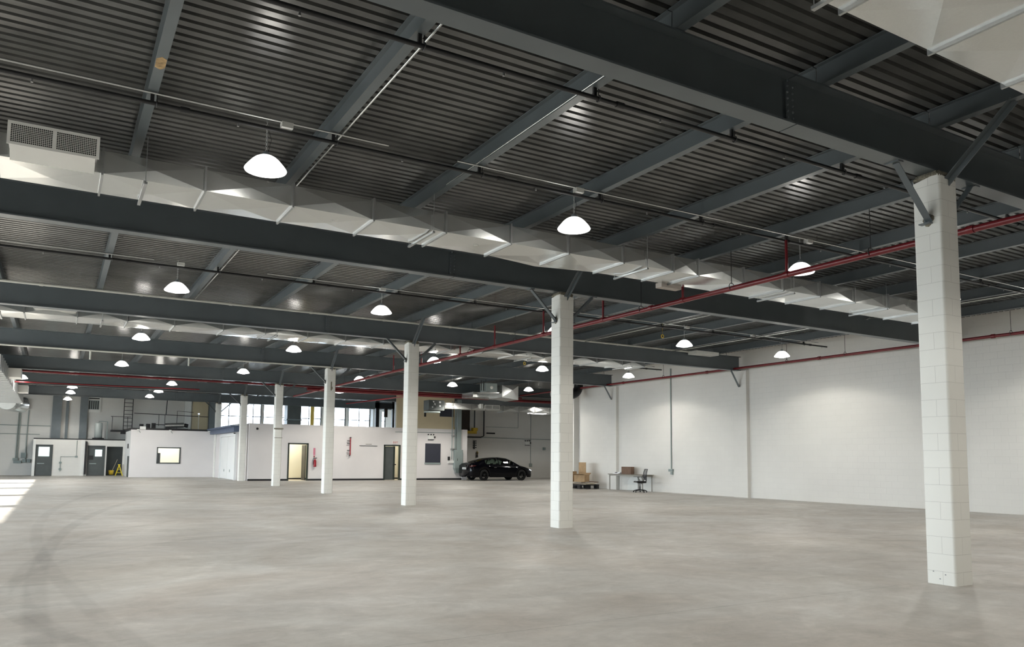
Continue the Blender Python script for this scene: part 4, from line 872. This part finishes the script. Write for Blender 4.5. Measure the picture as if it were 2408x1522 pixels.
# cart with boards and boxes
t = thing('pallet', 'low black pallet under a heap of boards and boxes by the right wall', 'pallet', (13.25, 26.5, 0))
mb = MB().box(-.55, .6, -1.0, 1.0, .16, .21)
for x in (-.5, 0, .5):
    for y in (-.9, 0, .9): mb.box(x-.07, x+.07, y-.12, y+.12, 0, .16)
mb.build('pallet_body', M['blackpl'], t)
for i, (x, y, z, l, w, rz, tx, lab) in enumerate(((13.2, 26.4, .235, 2.3, .5, 1.5, .0, 'long pale board lying lowest across the pallet'), (13.45, 26.1, .275, 2.2, .35, 1.3, .0, 'pale board lying askew on the pallet, sticking out right'), (13.0, 26.7, .31, 1.6, .3, 1.8, .02, 'narrow pale board on the heap on the pallet, left side'))):
    t = thing('board', lab, 'board', (x, y, z), rz); MB().box(-l/2, l/2, -w/2, w/2, -.014, .014).build('plank', M['wood'], t)
t = thing('dark_board', 'dark brown board sticking out to the right over the pallet', 'board', (13.55, 25.75, .34), 1.35); MB().box(-.6, .6, -.12, .12, -.014, .014).build('plank', M['cardd'], t)
cardboard('cardboard_box', 'open cardboard box with raised flap at the front of the pallet', (13.15, 26.0, .33), .42, .62, .34, .35)
cardboard('cardboard_box', 'upright cardboard box with a white label in the middle of the pallet', (13.05, 26.75, .33), .3, .45, .5, .2, None, False, False)
cardboard('cardboard_box', 'dark cardboard box at the left of the pallet, half hidden by the column', (12.95, 27.3, .33), .35, .4, .45, .3, M['cardd'], False, False)
t = thing('cardboard_sheet', 'tall flat cardboard sheet standing behind the boxes on the pallet', 'cardboard'); MB().box(13.5, 13.52, 26.15, 26.75, .33, 1.28).build('sheet', M['card'], t)
MB().box(13.0, 13.02, 26.6, 26.72, .62, .74).build('label', M['paper'], bpy.data.objects['cardboard_box.002'] if False else t)

# ------------------------------------------------------------------ the car
CARS = 1.05
car = thing('sedan_car', 'black four door sedan parked in the far bay, its boot towards the office', 'car', (13.62, 39.72, 0)); car.scale = (CARS*.905, CARS*.96, CARS)
# stations along x (0 rear bumper .. 4.98 nose): half width, sill height, belt/deck height, crown
def lerp(tb, x):
    for i in range(len(tb)-1):
        if x <= tb[i+1][0]:
            a, b = tb[i], tb[i+1]; f = (x-a[0])/(b[0]-a[0]); f = max(0, min(1, f)); f = f*f*(3-2*f) if len(a) > 2 else f
            return a[1]+(b[1]-a[1])*f
    return tb[-1][1]
HW = [(0, .78), (.12, .88), (.4, .95), (.9, .975), (2.4, .98), (4.0, .97), (4.5, .92), (4.8, .82), (4.93, .66), (4.98, .55)]
DECK = [(0, .96), (.08, 1.05), (.35, 1.07), (.9, 1.02), (1.6, .97), (3.3, .95), (3.75, .97), (4.2, .89), (4.6, .79), (4.85, .68), (4.98, .56)]
BELT = [(0, .93), (.3, .98), (.9, .97), (1.6, .95), (3.3, .90), (3.8, .87), (4.3, .80), (4.7, .70), (4.98, .52)]
ROOF = [(.3, 1.07), (.6, 1.15), (1.0, 1.27), (1.5, 1.385), (2.0, 1.435), (2.45, 1.44), (2.9, 1.40), (3.3, 1.26), (3.65, 1.08), (3.85, .97)]
RW = [(.3, .70), (.8, .66), (1.3, .62), (2.2, .60), (2.8, .60), (3.3, .66), (3.85, .74)]
WH = [(1.02, .36), (3.98, .36)]
xsn = sorted(set([i*.12 for i in range(42)]+[4.98]+[w+s_*q for w, _ in WH for s_ in (-1, 1) for q in (0, .1, .2, .28, .34, .38, .40)]))
xsn = [x for x in xsn if 0 <= x <= 4.98]
rows_ = []
for x in xsn:
    hw = lerp(HW, x); z0 = .2 if .25 < x < 4.7 else .2+.06*(1-min(x, 4.98-x)/.28)
    for w, r in WH:
        if abs(x-w) < .4: z0 = max(z0, .34+math.sqrt(.16-(x-w)**2))
    bz = lerp(BELT, x); dz = max(lerp(DECK, x), bz+.01); z0 = min(z0, bz-.06)
    sh = bz-(bz-z0)*.28; md = z0+(bz-z0)*.45
    rows_.append([(x, hw-.05, z0), (x, hw-.012, z0+(md-z0)*.4), (x, hw, md), (x, hw-.004, sh), (x, hw-.05, bz), (x, (hw-.05)*.75, dz), (x, 0, dz+.02)])
mb = MB(); vs = []; fs = []; m_ = 13
for r in rows_: vs += [(x, -y, z) for x, y, z in r]+[(x, y, z) for x, y, z in reversed(r[:-1])]
for i in range(len(rows_)-1):
    xa = xsn[i]
    for j in range(m_-1):
        if .75 < xa < 3.72 and j in (5, 6): continue   # cabin opening
        fs.append((i*m_+j, (i+1)*m_+j, (i+1)*m_+j+1, i*m_+j+1))
fs.append(tuple(range(m_))); fs.append(tuple(reversed(range((len(rows_)-1)*m_, len(rows_)*m_))))
mb.add(vs, fs, True); mb.build('body', M['carpaint'], car)
# greenhouse
gx = [.3+.071*i for i in range(51)]
def gr(x):
    hw = lerp(HW, x)-.06; bz = lerp(BELT, x)-.01; rz = max(lerp(ROOF, x), bz+.02); rw = min(lerp(RW, x), hw)
    return [(x, hw, bz), (x, hw-(hw-rw)*.12, bz+(rz-bz)*.14), (x, hw-(hw-rw)*.50, bz+(rz-bz)*.55), (x, hw-(hw-rw)*.86, bz+(rz-bz)*.86), (x, rw-.10, bz+(rz-bz)*.965), (x, rw*.45, rz), (x, 0, rz+.008)]
G_ = [gr(x) for x in gx]; vs = []
for r in G_: vs += [(x, -y, z) for x, y, z in r]+[(x, y, z) for x, y, z in reversed(r[:-1])]
paint, side, wind, rearw = [], [], [], []
for i in range(len(gx)-1):
    xa = (gx[i]+gx[i+1])/2
    for j in range(12):
        q = (i*13+j, (i+1)*13+j, (i+1)*13+j+1, i*13+j+1); jj = j if j < 6 else 11-j
        if jj in (1, 2) and (1.12 < xa < 2.12 or 2.24 < xa < 3.34): side.append(q)
        elif jj >= 4 and xa > 3.02: wind.append(q)
        elif jj >= 4 and xa < 1.35: rearw.append(q)
        else: paint.append(q)
MB().add(vs, paint, True).build('roof_and_pillars', M['carpaint'], car)
for nm, f_ in (('side_windows', side), ('windscreen', wind), ('rear_window', rearw)): MB().add(vs, f_, True).build(nm, M['carglass'], car)
mb = MB(); mb.box(.8, 3.7, -.85, .85, .35, .40); mb.build('cabin_floor', M['blackpl'], car)
for x, hgt in ((1.35, 1.13), (2.45, 1.16)):
    for y in (-.38, .38): MB().obox((x-.05, y, .68), (.08, 0, .0), (0, .23, 0), (-.05, 0, .26)).box(x-.16, x-.06, y-.12, y+.12, .95, hgt-.1).build('seat', M['blackpl'], car)
MB().box(3.25, 3.6, -.8, .8, .7, .93).build('dashboard', M['blackpl'], car)
for w, r in WH:
    for s_ in (-1, 1):
        wl = MB().lathe((w, s_*.84, .345), [(.21, -.11), (.32, -.11), (.345, -.085), (.345, .085), (.32, .11), (.21, .11)], 32, 'y').build('wheel', M['tyre'], car)
        rm = MB().lathe((w, s_*.94, .345), [(.21, .005*s_), (.20, -.03*s_)], 32, 'y')
        for k in range(10): a = 2*PI*k/10; rm.bar((w, s_*.93, .345), (w+.205*math.cos(a), s_*.93, .345+.205*math.sin(a)), .03, .02)
        rm.lathe((w, s_*.95, .345), [(.001, 0), (.05, -.005*s_), (.055, -.03*s_)], 12, 'y'); rm.build('rim', M['rim'], wl)
for s_ in (-1, 1):
    MB().tube([(3.22, s_*.93, .93), (3.2, s_*1.03, .97)], .02, 6).lathe((3.17, s_*1.08, .985), [(.001, -.05), (.06, -.035), (.075, 0), (.06, .05), (.001, .06)], 12, 'x').build('wing_mirror', M['carpaint'], car)
    MB().add([(.02, s_*.45, .84), (.0, s_*.76, .83), (.14, s_*.89, .84), (.36, s_*.955, .90), (.36, s_*.955, .93), (.12, s_*.86, .93), (.0, s_*.74, .915), (.015, s_*.45, .90)], [(0, 1, 6, 7), (1, 2, 5, 6), (2, 3, 4, 5)]).build('tail_light', M['taillight'], car)
    MB().add([(4.62, s_*.90, .66), (4.86, s_*.78, .60), (4.86, s_*.76, .64), (4.60, s_*.885, .72)], [(0, 1, 2, 3)]).build('headlight', M['headlight'], car)
    for x in (1.75, 2.85): MB().box(x, x+.2, s_*.975-.006, s_*.975+.006, .80, .82).build('door_handle', M['chrome'], car)
MB().box(-.03, -.01, -.26, .26, .68, .80).build('licence_plate', M['plate'], car); MB().box(-.035, -.03, -.2, .2, .72, .76).build('plate_number', M['panel'], car)
MB().box(-.02, .05, -.78, .78, .56, .58).build('bumper_seam', M['rim'], car); MB().box(.2, 4.7, -.93, -.90, .2, .24).build('side_skirt', M['rim'], car)

# ------------------------------------------------------------------ daylight
w = bpy.data.worlds.new('world'); SC.world = w; w.use_nodes = True
bg = w.node_tree.nodes['Background']; bg.inputs['Color'].default_value = (.80, .92, 1, 1); bg.inputs['Strength'].default_value = 16.0
sun = bpy.data.lights.new('sun', 'SUN'); sun.energy = 30; sun.angle = math.radians(.55); sun.color = (1, .96, .88)
so = bpy.data.objects.new('sun', sun); COL.objects.link(so)
so.rotation_euler = Vector((10.1, .8, -4.7)).to_track_quat('-Z', 'Y').to_euler()
for (a, b, c, d) in lh:
    l = bpy.data.lights.new('window_portal', 'AREA'); l.shape = 'RECTANGLE'; l.size = b-a; l.size_y = d-c; l.cycles.is_portal = True
    o = bpy.data.objects.new('window_portal', l); COL.objects.link(o); o.location = (WN-.2, (a+b)/2, (c+d)/2); o.rotation_euler = (PI/2, 0, -PI/2)
l = bpy.data.lights.new('window_portal', 'AREA'); l.shape = 'RECTANGLE'; l.size = 13.4; l.size_y = 2.6; l.cycles.is_portal = True
o = bpy.data.objects.new('window_portal', l); COL.objects.link(o); o.location = (7.7, NY+.2, 4.2); o.rotation_euler = (PI/2, 0, PI)
for o in bpy.data.objects:
    if o.name.startswith('window_portal'): o.rotation_euler.z += 0

SC.view_settings.view_transform = 'Standard'; SC.view_settings.look = 'None'; SC.view_settings.gamma = 1; SC.view_settings.use_curve_mapping = False
SC.view_settings.exposure = -0.15
SC.cycles.max_bounces = 8; SC.cycles.diffuse_bounces = 5; SC.cycles.glossy_bounces = 4; SC.cycles.transparent_max_bounces = 8
SC.cycles.caustics_reflective = False; SC.cycles.caustics_refractive = False; SC.cycles.sample_clamp_indirect = 6
SC.cycles.use_denoising = True; SC.cycles.use_light_tree = True
for lb, ns in LABELS.items():
    if len(ns) > 1: print('DUPLABEL', lb, ns)
